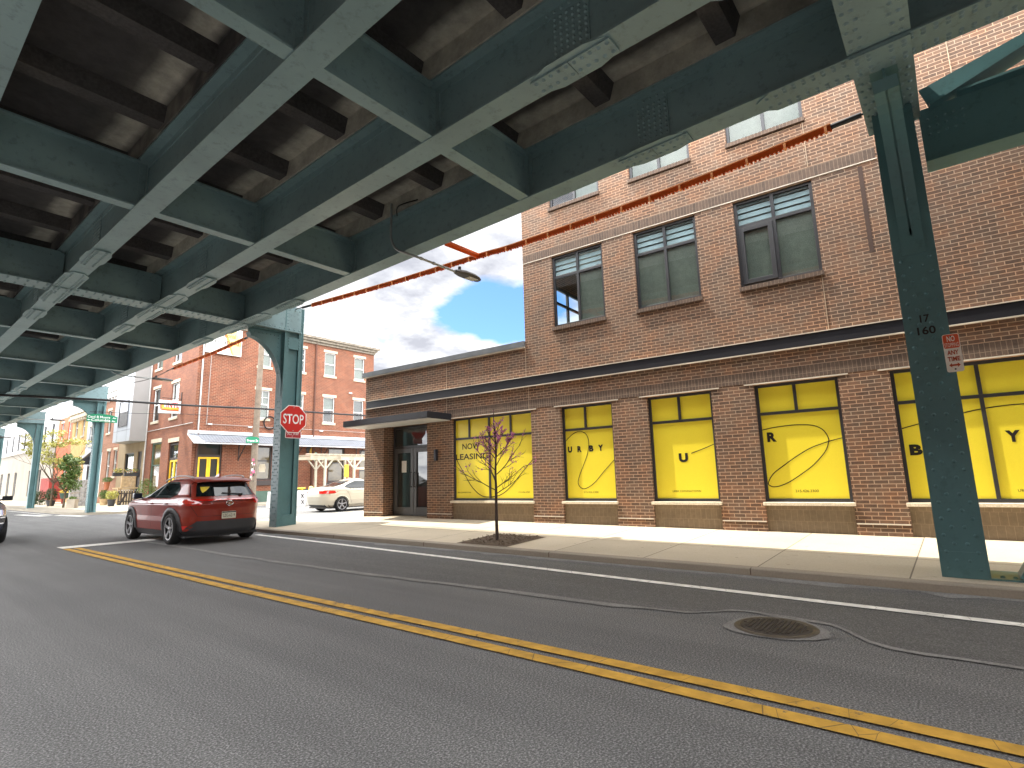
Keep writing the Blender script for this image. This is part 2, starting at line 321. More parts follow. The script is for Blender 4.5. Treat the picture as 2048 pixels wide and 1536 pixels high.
# ---------------------------------------------------------------- mesh helpers
class MB:
    def __init__(s): s.v = []; s.f = []; s.m = []; s.sm = []
    def add(s, vs, fs, mi=0, sm=False):
        o = len(s.v); s.v += [tuple(v) for v in vs]
        for f in fs: s.f.append([i+o for i in f]); s.m.append(mi); s.sm.append(sm)
    def box(s, x0, y0, z0, x1, y1, z1, mi=0):
        x0, x1 = min(x0, x1), max(x0, x1); y0, y1 = min(y0, y1), max(y0, y1); z0, z1 = min(z0, z1), max(z0, z1)
        s.add([(x0, y0, z0), (x1, y0, z0), (x1, y1, z0), (x0, y1, z0), (x0, y0, z1), (x1, y0, z1), (x1, y1, z1), (x0, y1, z1)],
              [(3, 2, 1, 0), (4, 5, 6, 7), (0, 1, 5, 4), (1, 2, 6, 5), (2, 3, 7, 6), (3, 0, 4, 7)], mi)
    def quad(s, a, b, c, d, mi=0): s.add([a, b, c, d], [(0, 1, 2, 3)], mi)
    def bar(s, p0, p1, w, h, mi=0, up=(0, 0, 1)):
        p0, p1 = Vector(p0), Vector(p1); d = (p1-p0).normalized(); u = Vector(up)
        if abs(d.dot(u)) > .98: u = Vector((1, 0, 0))
        a = d.cross(u).normalized()*w/2; b = a.cross(d).normalized()*h/2
        vs = [p+sa*a+sb*b for p in (p0, p1) for sa, sb in ((-1, -1), (1, -1), (1, 1), (-1, 1))]
        s.add(vs, [(3, 2, 1, 0), (4, 5, 6, 7), (0, 1, 5, 4), (1, 2, 6, 5), (2, 3, 7, 6), (3, 0, 4, 7)], mi)
    def tube(s, pts, r, n=8, mi=0, cap=True):
        pts = [Vector(p) for p in pts]; k = len(pts); rs = r if isinstance(r, (list, tuple)) else [r]*k
        prev = None; rings = []
        for i in range(k):
            d = (pts[min(i+1, k-1)]-pts[max(i-1, 0)])
            if d.length < 1e-9: d = Vector((0, 0, 1))
            d.normalize()
            if prev is None:
                u = Vector((0, 0, 1)) if abs(d.z) < .9 else Vector((1, 0, 0))
                a = d.cross(u).normalized()
            else:
                a = (prev-d*prev.dot(d))
                a = a.normalized() if a.length > 1e-6 else d.orthogonal().normalized()
            prev = a; b = d.cross(a)
            rings.append([pts[i]+(a*math.cos(2*PI*j/n)+b*math.sin(2*PI*j/n))*rs[i] for j in range(n)])
        vs = [v for rg in rings for v in rg]; fs = []
        for i in range(k-1):
            for j in range(n):
                fs.append((i*n+j, i*n+(j+1) % n, (i+1)*n+(j+1) % n, (i+1)*n+j))
        s.add(vs, fs, mi, True)
        if cap:
            s.add(rings[0], [tuple(range(n-1, -1, -1))], mi); s.add(rings[-1], [tuple(range(n))], mi)
    def lathe(s, prof, c=(0, 0, 0), n=24, mi=0, axis='z', sm=True):
        vs = []
        for r_, h in prof:
            for j in range(n):
                a = 2*PI*j/n; x, y = r_*math.cos(a), r_*math.sin(a)
                p = (x, y, h) if axis == 'z' else ((h, x, y) if axis == 'x' else (y, h, x))
                vs.append((p[0]+c[0], p[1]+c[1], p[2]+c[2]))
        fs = [(i*n+j, i*n+(j+1) % n, (i+1)*n+(j+1) % n, (i+1)*n+j) for i in range(len(prof)-1) for j in range(n)]
        s.add(vs, fs, mi, sm)
    def prism(s, poly, d0, d1, plane='xz', mi=0):
        f = {'xz': lambda p, d: (p[0], d, p[1]), 'xy': lambda p, d: (p[0], p[1], d), 'yz': lambda p, d: (d, p[0], p[1])}[plane]
        n = len(poly); vs = [f(p, d0) for p in poly]+[f(p, d1) for p in poly]
        s.add(vs, [tuple(range(n)), tuple(range(2*n-1, n-1, -1))]+[(i, i+n, (i+1) % n+n, (i+1) % n) for i in range(n)], mi)
    def rivet(s, c, n, r=.018, mi=0, h=.85):
        r *= 1.35
        n = Vector(n); a = n.orthogonal().normalized(); b = n.cross(a); c = Vector(c); k = 7
        v0 = [c+(a*math.cos(2*PI*j/k)+b*math.sin(2*PI*j/k))*r for j in range(k)]
        v1 = [c+(a*math.cos(2*PI*j/k)+b*math.sin(2*PI*j/k))*r*.68+n*r*h*.72 for j in range(k)]
        s.add(v0+v1+[c+n*r*h], [(j, (j+1) % k, (j+1) % k+k, j+k) for j in range(k)]+[(j+k, (j+1) % k+k, 2*k) for j in range(k)], mi, True)
    def ribbon(s, pts, w, y, mi=0):
        """flat stroke in the local xz plane at depth y"""
        P = [Vector((p[0], p[1])) for p in pts]; L_ = []; R_ = []
        for i, p in enumerate(P):
            d = (P[min(i+1, len(P)-1)]-P[max(i-1, 0)]).normalized(); q = Vector((-d.y, d.x))*w/2
            L_.append((p.x+q.x, y, p.y+q.y)); R_.append((p.x-q.x, y, p.y-q.y))
        n = len(P); s.add(L_+R_, [(i, i+1, n+i+1, n+i) for i in range(n-1)], mi)
    def build(s, name, mats, parent=None, bevel=0, recalc=True):
        me = bpy.data.meshes.new(name)
        me.from_pydata(s.v, [], s.f)
        for m in (mats if isinstance(mats, (list, tuple)) else [mats]): me.materials.append(M[m] if isinstance(m, str) else m)
        me.polygons.foreach_set('material_index', s.m); me.polygons.foreach_set('use_smooth', s.sm)
        me.update()
        if recalc:
            b = bmesh.new(); b.from_mesh(me); bmesh.ops.recalc_face_normals(b, faces=b.faces); b.to_mesh(me); b.free()
        o = bpy.data.objects.new(name, me); COL.objects.link(o)
        if parent is not None: o.parent = parent
        if bevel:
            bv = o.modifiers.new('bevel', 'BEVEL'); bv.width = bevel; bv.segments = 2; bv.limit_method = 'ANGLE'; bv.angle_limit = R(40)
        return o
def tag(o, label=None, cat=None, group=None, kind=None):
    for k, v in (('label', label), ('category', cat), ('group', group), ('kind', kind)):
        if v: o[k] = v
    return o
def thing(name, loc, rz=0, label=None, cat=None, group=None):
    o = bpy.data.objects.new(name, None); COL.objects.link(o); o.location = loc; o.rotation_euler = (0, 0, rz); o.empty_display_size = .2
    return tag(o, label, cat, group)
def dup(o, parent=None):
    c = o.copy(); COL.objects.link(c)
    if parent is not None: c.parent = parent
    for ch in list(o.children): dup(ch, c)
    return c
def smooth_pts(pts, k=6):
    P = [np.array(p, float) for p in pts]; out = []
    for i in range(len(P)-1):
        p0 = P[max(i-1, 0)]; p1 = P[i]; p2 = P[i+1]; p3 = P[min(i+2, len(P)-1)]
        for t in np.linspace(0, 1, k, endpoint=False):
            out.append(tuple(.5*((2*p1)+(-p0+p2)*t+(2*p0-5*p1+4*p2-p3)*t*t+(-p0+3*p1-3*p2+p3)*t**3)))
    out.append(tuple(P[-1])); return out
def text(body, x0, x1, z0, z1, y, mat, parent, name='lettering', bold=0., depth=.002, keep=False):
    """lettering fitted to a box in the local xz plane, read from -y"""
    cu = bpy.data.curves.new(name, 'FONT'); cu.body = body; cu.size = 1; cu.offset = bold; cu.align_x = 'CENTER'; cu.resolution_u = 3
    ob = bpy.data.objects.new(name, cu); COL.objects.link(ob)
    dg = bpy.context.evaluated_depsgraph_get(); me = bpy.data.meshes.new_from_object(ob.evaluated_get(dg))
    bpy.data.objects.remove(ob); bpy.data.curves.remove(cu)
    n = len(me.vertices); a = np.empty(n*3); me.vertices.foreach_get('co', a); a = a.reshape(-1, 3)
    mn = a.min(0); mxx = a.max(0); s = (x1-x0)/(mxx[0]-mn[0]); sz = (z1-z0)/(mxx[1]-mn[1])
    if keep: s = min(s, sz); sz = s
    cx0 = (x0+x1)/2; cz0 = (z0+z1)/2
    b = np.stack([(a[:, 0]-(mn[0]+mxx[0])/2)*s+cx0, np.full(n, y), (a[:, 1]-(mn[1]+mxx[1])/2)*sz+cz0], 1)
    me.vertices.foreach_set('co', b.ravel()); me.materials.clear(); me.materials.append(M[mat]); me.update()
    me.name = name; o = bpy.data.objects.new(name, me); COL.objects.link(o); o.parent = parent
    return o
def wall(mb, x0, x1, z0, z1, ops, depth=.15, mi=0, y=0., rmi=None):
    """wall face with rectangular openings and their reveals"""
    xs = sorted({x0, x1, *[v for o in ops for v in o[:2]]}); zs = sorted({z0, z1, *[v for o in ops for v in o[2:4]]})
    xs = [v for v in xs if x0 <= v <= x1]; zs = [v for v in zs if z0 <= v <= z1]
    for i in range(len(xs)-1):
        for j in range(len(zs)-1):
            cx0 = (xs[i]+xs[i+1])/2; cz0 = (zs[j]+zs[j+1])/2
            if any(o[0] < cx0 < o[1] and o[2] < cz0 < o[3] for o in ops): continue
            mb.quad((xs[i], y, zs[j]), (xs[i+1], y, zs[j]), (xs[i+1], y, zs[j+1]), (xs[i], y, zs[j+1]), mi)
    for o in ops:
        a, b, c, d = o[:4]; dp = o[4] if len(o) > 4 else depth; r_ = mi if rmi is None else rmi
        mb.quad((a, y, c), (a, y+dp, c), (a, y+dp, d), (a, y, d), r_); mb.quad((b, y+dp, c), (b, y, c), (b, y, d), (b, y+dp, d), r_)
        mb.quad((a, y, d), (a, y+dp, d), (b, y+dp, d), (b, y, d), r_); mb.quad((a, y+dp, c), (a, y, c), (b, y, c), (b, y+dp, c), r_)
def frame(mb, x0, x1, z0, z1, y0, y1, w, mi=0):
    mb.box(x0, y0, z0, x0+w, y1, z1, mi); mb.box(x1-w, y0, z0, x1, y1, z1, mi)
    mb.box(x0+w, y0, z0, x1-w, y1, z0+w, mi); mb.box(x0+w, y0, z1-w, x1-w, y1, z1, mi)

# ---------------------------------------------------------------- ground, road, pavements
def sheet(name, poly, z, mat):
    mb = MB(); mb.add([(x, y, z) for x, y in poly], [tuple(range(len(poly)))]); o = mb.build(name, mat); o['kind'] = 'structure'; return o
sheet('ground', [(-600, -600), (600, -600), (600, 900), (-600, 900)], -.03, 'road')
sheet('road', [(-14, -30), (70, -30), (70, 150), (-14, 150)], 0, 'road')
# newer right-hand asphalt with its ragged seam
random.seed(3)
seam = smooth_pts([(4.86, 16), (4.82, 10.48), (4.88, 7.12), (5.05, 4.36), (5.17, 2.3), (5.50, 1.78), (5.42, 1.0), (5.02, .62), (4.95, -.15), (4.9, -4), (4.9, -12)], 6)
seam = [(x+random.uniform(-.015, .015), y) for x, y in seam]
sheet('newer_road_lane', seam+[(7.36, -12), (7.36, 13.9), (7.36, 16)], .004, 'road2')
mb = MB()
nS = len(seam); wv = [(.075+.05*random.random()) if q_[1] > 2.6 else .03+.03*random.random() for q_ in seam]
mb.add([(x-wv[i], y, .008) for i, (x, y) in enumerate(seam)]+[(x+.02, y, .008) for x, y in seam], [(i, i+1, nS+i+1, nS+i) for i in range(nS-1)])
mb.build('road_seam', 'tar')['kind'] = 'structure'
def stripe(name, pts, w, mat, z=.012):
    mb = MB(); n = len(pts); L_, R_ = [], []
    for i, p in enumerate(pts):
        a = Vector(pts[max(i-1, 0)]); b = Vector(pts[min(i+1, n-1)]); d = (b-a).normalized(); q = Vector((-d.y, d.x))*w/2
        L_.append((p[0]+q.x, p[1]+q.y, z)); R_.append((p[0]-q.x, p[1]-q.y, z))
    mb.add(L_+R_, [(i, i+1, n+i+1, n+i) for i in range(n-1)]); o = mb.build(name, mat); o['kind'] = 'structure'
stripe('yellow_line', [(3.34, -14), (3.34, 2), (3.29, 7), (3.29, 15.35)], .125, 'myel')
stripe('yellow_line', [(3.56, -14), (3.55, 2), (3.49, 7), (3.47, 15.35)], .125, 'myel')
stripe('white_edge_line', [(6.15, -14), (6.21, -.24), (6.35, 3.08), (6.52, 6), (6.75, 9.86), (6.97, 14.3)], .13, 'mwhi')
stripe('white_stop_line', [(3.25, 15.72), (6.9, 15.72)], .55, 'mwhi')
stripe('crosswalk_line', [(6.21, 39.3), (6.58, 35.2)], .4, 'mwhi'); stripe('crosswalk_line', [(7.1, 35.4), (7.5, 32.4)], .4, 'mwhi')
stripe('white_edge_line', [(7.0, 36), (7.0, 90)], .12, 'mwhi')
stripe('yellow_line', [(3.3, 36), (3.3, 90)], .105, 'myel'); stripe('yellow_line', [(3.5, 36), (3.5, 90)], .105, 'myel')
# gutter dust along the kerb
random.seed(8); mb = MB(); gy = [-12+i*.25 for i in range(105)]; gw = [.06+.10*random.random()*(1 if random.random() > .3 else 2) for _ in gy]; n = len(gy)
mb.add([(7.352, y, .0085) for y in gy]+[(7.34-w, y, .0085) for y, w in zip(gy, gw)], [(i, i+1, n+i+1, n+i) for i in range(n-1)]); mb.build('gutter_grit', 'tar')['kind'] = 'structure'

FA = R(-3.377); FD = 10.9
fn = Vector((math.cos(FA), -math.sin(FA), 0)); ft = Vector((math.sin(FA), math.cos(FA), 0))
def facx(y):  # world X of the facade plane at world Y
    return (FD*fn.x**2 + FD*fn.y**2 - fn.y*y)/fn.x if False else (FD - fn.y*y)/fn.x
def walkz(x, y):
    yy = min(y, 13.46); xf = facx(yy); zf = .19+.0058*yy
    s = (zf-.095)/(xf-7.35); k = 1 if y < 13.46 else max(0, (19.2-y)/5.74)
    return .095+s*k*(max(7.35, x)-7.35)
mb = MB()
ys = [-13+i*.85 for i in range(32)]; ys = [y for y in ys if y < 13.3]+[13.3, 13.46, 13.9]
def row(y, x0, x1): return [(x0+(x1-x0)*i/8, y, walkz(x0+(x1-x0)*i/8, y)) for i in range(9)]
rows = [row(y, 7.48, facx(y)+.6 if y < 13.46 else 30) for y in ys]
rows[-1] = row(13.9, 7.48, 30); rows[-2] = row(13.46, 7.48, facx(13.46)+.6)
corner = [(14.8, 7.5), (15.8, 7.62), (16.8, 7.9), (17.6, 8.3), (18.3, 8.9), (18.8, 9.7), (19.05, 10.5), (19.2, 11.5)]
rows2 = [row(13.461, 7.48, 30), row(13.9, 7.48, 30)]+[row(y, x, 30) for y, x in corner]
for rs in (rows[:-1], rows2):
    vs = [v for r_ in rs for v in r_]; mb.add(vs, [(i*9+j, i*9+j+1, (i+1)*9+j+1, (i+1)*9+j) for i in range(len(rs)-1) for j in range(8)])
# tree pit hole is covered by the soil bed lying 4 mm proud
mb.build('pavement', 'walk')['kind'] = 'structure'
kp = [(7.35, y) for y in (-13, -8, -4, -.9, 0, 4, 8, 12, 13.9)]+[(7.37, 14.8), (7.5, 15.8), (7.78, 16.8), (8.2, 17.65), (8.82, 18.4), (9.65, 18.92), (10.5, 19.17), (11.5, 19.33), (30, 19.33)]
ki = [(7.482, y) for y in (-13, -8, -4, -.9, 0, 4, 8, 12, 13.9)]+[(7.5, 14.8), (7.62, 15.8), (7.9, 16.8), (8.3, 17.6), (8.9, 18.3), (9.7, 18.8), (10.5, 19.05), (11.5, 19.2), (30, 19.2)]
kz = [.095]*10+[.07, .035, .03, .03, .05, .09, .1, .1]
mb = MB(); n = len(kp)
mb.add([(x, y, -.02) for x, y in kp]+[(x+.004, y, z-.012) for (x, y), z in zip(kp, kz)]+[(x+.014, y, z) for (x, y), z in zip(kp, kz)]+[(x, y, max(z, walkz(x, y))+.001) for (x, y), z in zip(ki, kz)],
       [(k*n+i, k*n+i+1, (k+1)*n+i+1, (k+1)*n+i) for k in range(3) for i in range(n-1)])
o = mb.build('kerb', 'kerb'); o['kind'] = 'structure'
mb = MB()
for y in (-3.9, -.83, 2.2, 5.3, 8.3, 11.4): mb.box(7.3515, y-.006, .0, 7.36, y+.006, .088); mb.box(7.36, y-.006, .0, 7.49, y+.006, .0972)
mb.build('kerb_joint', 'soil')['kind'] = 'structure'
# far block pavement
mb = MB()
fc = [(7.45, 100), (7.45, 36.5), (7.6, 35), (8.0, 33.9), (8.7, 33.1), (9.6, 32.75), (60, 32.7), (60, 50), (13, 50), (13, 100)]
mb.add([(x, y, .12) for x, y in fc], [tuple(range(len(fc)))])
kk = fc[:7]; n = len(kk)
mb.add([(x, y, -.02) for x, y in kk]+[(x, y, .12) for x, y in kk], [(i, i+1, n+i+1, n+i) for i in range(n-1)])
mb.build('far_pavement', 'walk2')['kind'] = 'structure'

# soil bed and manhole
mb = MB(); random.seed(5)
gx = [7.50+i*.12 for i in range(11)]; gy = [6.30+i*.125 for i in range(11)]
vs = [(x, y, walkz(x, y)+.006+(random.uniform(0, .03) if 0 < i < 10 and 0 < j < 10 else 0)) for i, x in enumerate(gx) for j, y in enumerate(gy)]
mb.add(vs, [(i*11+j, i*11+j+1, (i+1)*11+j+1, (i+1)*11+j) for i in range(10) for j in range(10)])
for _ in range(260):
    x, y = random.uniform(7.54, 8.66), random.uniform(6.34, 7.5); a = random.uniform(0, PI); l_ = random.uniform(.012, .04); z = walkz(x, y)+.03
    mb.bar((x, y, z), (x+l_*math.cos(a), y+l_*math.sin(a), z+random.uniform(-.01, .02)), .01, .008)
mb.build('tree_pit_soil', 'soil')['kind'] = 'structure'
t = thing('manhole_cover', (5.08, 1.36, .008), 0, 'round cast iron manhole cover set in the road beside the worn seam', 'manhole'); t.scale = (.9, .9, 1)
mb = MB(); mb.lathe([(.0, .012), (.29, .012), (.30, .009), (.302, .0)], n=40)
for i in range(-7, 8):
    for j in range(-7, 8):
        x, y = i*.038, j*.038
        if x*x+y*y < .072: mb.box(x-.012, y-.012, .012, x+.012, y+.012, .019)
mb.build('lid', pm('cast_iron', (.06, .052, .045), .6, .3, .3, 6), t)
mb = MB(); mb.lathe([(.303, .002), (.31, .010), (.345, .010), (.36, .002)], n=40)
mb.build('frame_ring', pm('worn_iron_ring', (.10, .085, .065), .6, .3, .3, 6), t)
mb = MB(); random.seed(2); k = 46; vs = [(0, 0, .0005)]
for j in range(k): a = 2*PI*j/k; rr = .40+.025*math.sin(3*a+1)+random.uniform(-.015, .015); vs.append((rr*math.cos(a), rr*1.08*math.sin(a), .0005))
mb.add(vs, [(0, j+1, (j+1) % k+1) for j in range(k)]); mb.build('tar_collar', 'tar', t)
# bits of litter and pale stones on the asphalt
random.seed(12)

# ---------------------------------------------------------------- elevated railway
ZB = 5.69; GX = [6.585, 4.53, 2.62, .49]; FW = .33; ZW = 6.52; CX = 8.04
BENT = [-15, .1, 15.0, 34.0, 47.7, 62, 76, 90]
XB = [-10, -5, 4.87, 9.70, 19.6, 24.4, 29.1, 38.6, 43.1, 52.5, 57.2, 66.7, 71.3, 80.7, 85.3]
el = thing('elevated_railway', (CX, .1, .1), 0, 'green riveted steel elevated railway viaduct crossing over the whole street', 'viaduct')
OX = Vector((CX, .1, .1))
class MBo(MB):
    def build(s, name, mats, parent=None, **k):
        s.v = [(x-OX.x, y-OX.y, z-OX.z) for x, y, z in s.v]
        o = MB.build(s, name, mats, parent, **k); return o
# girders lie along Y; keep the paint continuous by moving the mesh only
for gi, gx0 in enumerate(GX):
    mb = MBo(); y0, y1 = -60, 100
    mb.box(gx0-FW/2, y0, ZB, gx0+FW/2, y1, ZB+.03)
    mb.box(gx0-.012, y0, ZB+.03, gx0+.012, y1, ZW)
    mb.box(gx0-FW/2, y0, ZW, gx0+FW/2, y1, ZW+.03)
    for s_ in (-1, 1): mb.box(gx0+s_*.012, y0, ZW-.10, gx0+s_*.026, y1, ZW)      # top flange angle
    for b in BENT[:5]:
        near = b < 40
        # cover plate with clipped ends across the bent
        ya, yb = b-1.5, b+1.25; w = .205
        pl = [(gx0-w, ya+.18), (gx0-w+.13, ya), (gx0+w-.13, ya), (gx0+w, ya+.18), (gx0+w, yb-.18), (gx0+w-.13, yb), (gx0-w+.13, yb), (gx0-w, yb-.18)]
        mb.prism(pl, ZB-.022, ZB, 'xy')
        if near:
            for k in range(26):
                y = ya+.12+k*(yb-ya-.24)/25
                for dx in ((-.16, -.10, .10, .16) if 2 < k < 24 else (-.09, .09)):
                    if abs(y-b) < .25: continue
                    mb.rivet((gx0+dx, y, ZB-.022), (0, 0, -1), .019)
        for sg in (-1, 1):                                                     # splices either side
            yc = b+sg*2.6
            hx = [(gx0-.14, yc-.46), (gx0+.14, yc-.46), (gx0+.2, yc-.24), (gx0+.2, yc+.24), (gx0+.14, yc+.46), (gx0-.14, yc+.46), (gx0-.2, yc+.24), (gx0-.2, yc-.24)]
            mb.prism(hx, ZB-.008, ZB+.001, 'xy')
            mb.box(gx0-.115, yc-.50, ZB-.03, gx0+.115, yc-.005, ZB-.0085); mb.box(gx0-.115, yc+.005, ZB-.03, gx0+.115, yc+.50, ZB-.0085)
            if near:
                for k in range(10):
                    y = yc-.45+k*.1
                    for dx in (-.07, .07): mb.rivet((gx0+dx, y, ZB-.03), (0, 0, -1), .02)
            mb.box(gx0-.024, yc-.24, ZB+.06, gx0+.024, yc+.24, ZW-.1)
            if near:
                for i in range(6):
                    for j in range(9): mb.rivet((gx0-.024, yc-.2+i*.08, ZB+.11+j*.072), (-1, 0, 0), .017)
                for j in range(7): mb.rivet((gx0-.026, yc-.3+j*.1, ZW-.05), (-1, 0, 0), .016)
    for y in [v for v in XB if v > -6]:                                        # connection angles at cross beams
        for s_ in (-1, 1): mb.box(gx0+s_*.012, y-.09, ZB+.03, gx0+s_*.03, y+.09, ZW-.1)
    for k in range(70):
        y = -10+k*1.42
        if all(abs(y-b) > 3.2 for b in BENT) and all(abs(y-v) > .3 for v in XB): continue
    mb.build('girder', 'steel', el)
for y in XB:
    mb = MBo()
    for a, b in zip(GX[1:], GX[:-1]):
        xa, xb = a+FW/2+.002, b-FW/2-.002
        mb.box(xa-.14, y-.012, ZB+.04, xb+.14, y+.012, ZW-.02)
        mb.box(xa, y-.1, ZB+.012, xb, y+.1, ZB+.04)
        mb.box(xa-.02, y-.1, ZW-.05, xb+.02, y+.1, ZW-.02)
    if -6 < y < 32:
        for a, b in zip(GX[1:], GX[:-1]):
            for j in range(9):
                z = ZB+.12+j*.08
                mb.rivet((b-.012, y-.05, z), (-1, 0, 0), .013); mb.rivet((b-.06, y-.014, z), (0, -1, 0), .013); mb.rivet((b-.11, y-.014, z+.04), (0, -1, 0), .013); mb.rivet((a+.06, y-.014, z), (0, -1, 0), .013)
            mb.box(b-.13, y-.02, ZB+.05, b-.014, y-.0125, ZW-.06); mb.box(a+.014, y-.02, ZB+.05, a+.1, y-.0125, ZW-.06)
    mb.build('cross_beam', 'steel', el)
for bi, y in enumerate(BENT[:6]):
    mb = MBo()
    segs = list(zip([GX[i]+FW/2+.045 for i in (3, 2, 1, 0)], [GX[2]-FW/2-.045, GX[1]-FW/2-.045, GX[0]-FW/2-.045, CX+.2]))
    for k, (xa, xb) in enumerate(segs):
        mb.box(xa-.17, y-.2, ZB+.03, xb+.17 if k < 3 else xb, y-.17, ZW-.06); mb.box(xa-.17, y+.17, ZB+.03, xb+.17 if k < 3 else xb, y+.2, ZW-.06)
        mb.box(xa, y-.28, ZB+.005, xb, y+.28, ZB+.03)
        if bi < 4:
            nn = int((xb-xa)/.16)
            for i in range(nn+1):
                x = xa+.06+i*(xb-xa-.12)/max(nn, 1)
                for dy in (-.22, -.14, .14, .22): mb.rivet((x, y+dy+(.0 if i % 2 else .02), ZB+.005), (0, 0, -1), .019)
                if i % 1 == 0:
                    mb.rivet((x, y-.2, ZB+.09), (0, -1, 0), .017); mb.rivet((x, y-.2, ZW-.14), (0, -1, 0), .017)
        mb.box(xa-.14, y-.2, ZW-.06, xb+.1, y+.2, ZW-.03)
    for gx0 in GX:                                                              # big crossing plate
        mb.box(gx0-.2, y-.27, ZB-.046, gx0+.2, y+.27, ZB-.0235)
        if bi < 4:
            for dx in (-.14, -.07, .07, .14):
                for dy in (-.21, -.1, .1, .21): mb.rivet((gx0+dx, y+dy, ZB-.046), (0, 0, -1), .02)
    mb.build('bent_girder', 'steel', el)
# columns with curved brackets
ccols = []
for bi, y in enumerate(BENT[1:6]):
    x0, x1 = (CX-.29, CX+.29) if bi < 2 else (7.90, 8.28); z0 = .1 if bi < 2 else .12; zt = ZW-.06
    mb = MBo(); hw = .205 if bi < 2 else .16
    mb.box(x0, y-hw, z0, x0+.03, y+hw, zt); mb.box(x1-.03, y-hw, z0, x1, y+hw, zt)        # outer plates
    mb.box(x0+.03, y-.11, z0, x1-.03, y+.11, zt)                                       # boxed web
    for sx in (x0+.03, x1-(.14 if bi < 2 else .10)):
        for sy in (-1, 1): mb.box(sx, y+sy*.11, z0, sx+(.11 if bi < 2 else .07), y+sy*(hw-.015), zt)
    mb.box(x0+.14, y-hw+.01, z0, x1-.14, y+hw-.01, z0+.33)                              # foot plates
    mb.box(x0+.1, y-hw+.008, ZB-.5, x1-.1, y+hw-.008, ZB-.15)
    if bi == 0: mb.box(x0-.006, y-hw+.02, z0, x0, y+hw-.02, z0+.28)
    if bi < 3:
        kmax = 62; zz0 = z0+.1
        for k in range(kmax):
            z = zz0+k*.088
            if z > ZB-.1: break
            if bi == 0 and z > 3.75: continue
            dy = .135 if k % 2 == 0 else .055
            for s_ in (-1, 1): mb.rivet((x0, y+s_*dy, z), (-1, 0, 0), .0165)
        for k in range(14):
            z = ZB-.05-k*.0+0
        for z in [ZB-.45+.09*k for k in range(4)]:
            for x in (x0+.13, x1-.13): mb.rivet((x, y-hw+.008, z), (0, -1, 0), .014)
        for z in [ZB+.06+.1*k for k in range(8)]:
            for x in (x0+.06, x0+.1, x1-.06): mb.rivet((x, y-hw+.015, z), (0, -1, 0), .014)
    if bi >= 2: mb.tube([(x1-.09, y-hw-.05, z0), (x1-.09, y-hw-.05, ZB-.2)], .055, 8)
    if bi == 0:
        for z in (2.37, 2.70): mb.box(x0-.004, y-hw-.004, z, x0, y+hw+.004, z+.016); mb.box(x0-.004, y+hw, z, x1, y+hw+.004, z+.016)
    c = mb.build('column', 'steel2', el); ccols.append(c)
    # bracket: quarter-curve web with a bent flange, below the bent girder
    mb = MBo(); pts = []
    for k in range(13):
        a = k/12*PI/2; pts.append((x0-.92*(1-math.sin(a))-.0, 5.36-(1.38)*(1-math.cos(a))))
    pts = [(x0-.94+.92*math.sin(k/12*PI/2)**1.15, 5.40-1.30*(1-math.cos(k/12*PI/2))**1.0) for k in range(13)]
    web = [(x0-.02, ZB-.04), (x0-.98, ZB-.04), (x0-.98, 5.50)]+pts+[(x0-.02, 4.02)]
    mb.prism(web, y-.012, y+.012, 'xz')
    fl = [(x0-.99, 5.52)]+pts+[(x0-.012, 3.78)]
    for i in range(len(fl)-1):
        (xa, za), (xb, zb) = fl[i], fl[i+1]; d = Vector((xb-xa, zb-za)).normalized(); q = Vector((d.y, -d.x))*-.018
        mb.add([(xa, y-.115, za), (xa, y+.115, za), (xb, y+.115, zb), (xb, y-.115, zb), (xa+q.x, y-.115, za+q.y), (xa+q.x, y+.115, za+q.y), (xb+q.x, y+.115, zb+q.y), (xb+q.x, y-.115, zb+q.y)],
               [(0, 1, 2, 3), (7, 6, 5, 4), (0, 3, 7, 4), (1, 5, 6, 2), (0, 4, 5, 1), (3, 2, 6, 7)])
    mb.box(x0-1.02, y-.13, ZB-.04, x1, y+.13, ZB-.015)
    if bi < 3:
        for k in range(8): mb.rivet((x0-.9+k*.115, y-.012, ZB-.12), (0, -1, 0), .017)
        for k in range(9): mb.rivet((x0-.09, y-.012, ZB-.2-k*.13), (0, -1, 0), .015)
    mb.build('bracket', 'steel2', c)
# stencilled numbers on the near column
num = thing('stencil', (0, 0, 0)); num.parent = ccols[0]; num.location = (CX-.29-.003-OX.x, 0, -.1); num.rotation_euler = (0, 0, -PI/2)
bpy.data.objects.remove(num)
def xface(o, x, y):   # put a local-xz mesh on a face looking to -X, inside the viaduct frame
    o.location = (x-OX.x, y-OX.y, -OX.z); o.rotation_euler = (0, 0, -PI/2); return o
xface(text('17', -.045, .045, 2.945, 3.035, -.003, 'ink', ccols[0], 'stencil_number', .02), CX-.29, .10)
xface(text('160', -.085, .085, 2.80, 2.895, -.003, 'ink', ccols[0], 'stencil_number', .02), CX-.29, .10)
# deck: slab with transverse ribs, outer parapet
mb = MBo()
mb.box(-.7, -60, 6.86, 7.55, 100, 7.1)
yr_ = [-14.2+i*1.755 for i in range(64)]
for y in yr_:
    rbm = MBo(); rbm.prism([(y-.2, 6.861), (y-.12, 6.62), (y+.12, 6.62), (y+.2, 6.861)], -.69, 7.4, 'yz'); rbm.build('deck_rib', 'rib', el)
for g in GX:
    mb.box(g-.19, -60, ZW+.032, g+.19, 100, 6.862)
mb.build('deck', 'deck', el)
mb = MBo()
for k in range(16): mb.box(7.5, -60, 7.06+k*.105, 7.56, 100, 7.06+k*.105+.085)
mb.box(7.47, -60, 7.1, 7.5, 100, 8.7)
mb.box(-.75, -60, 7.06, -.7, 100, 8.6)
mb.build('parapet', 'parapet', el)
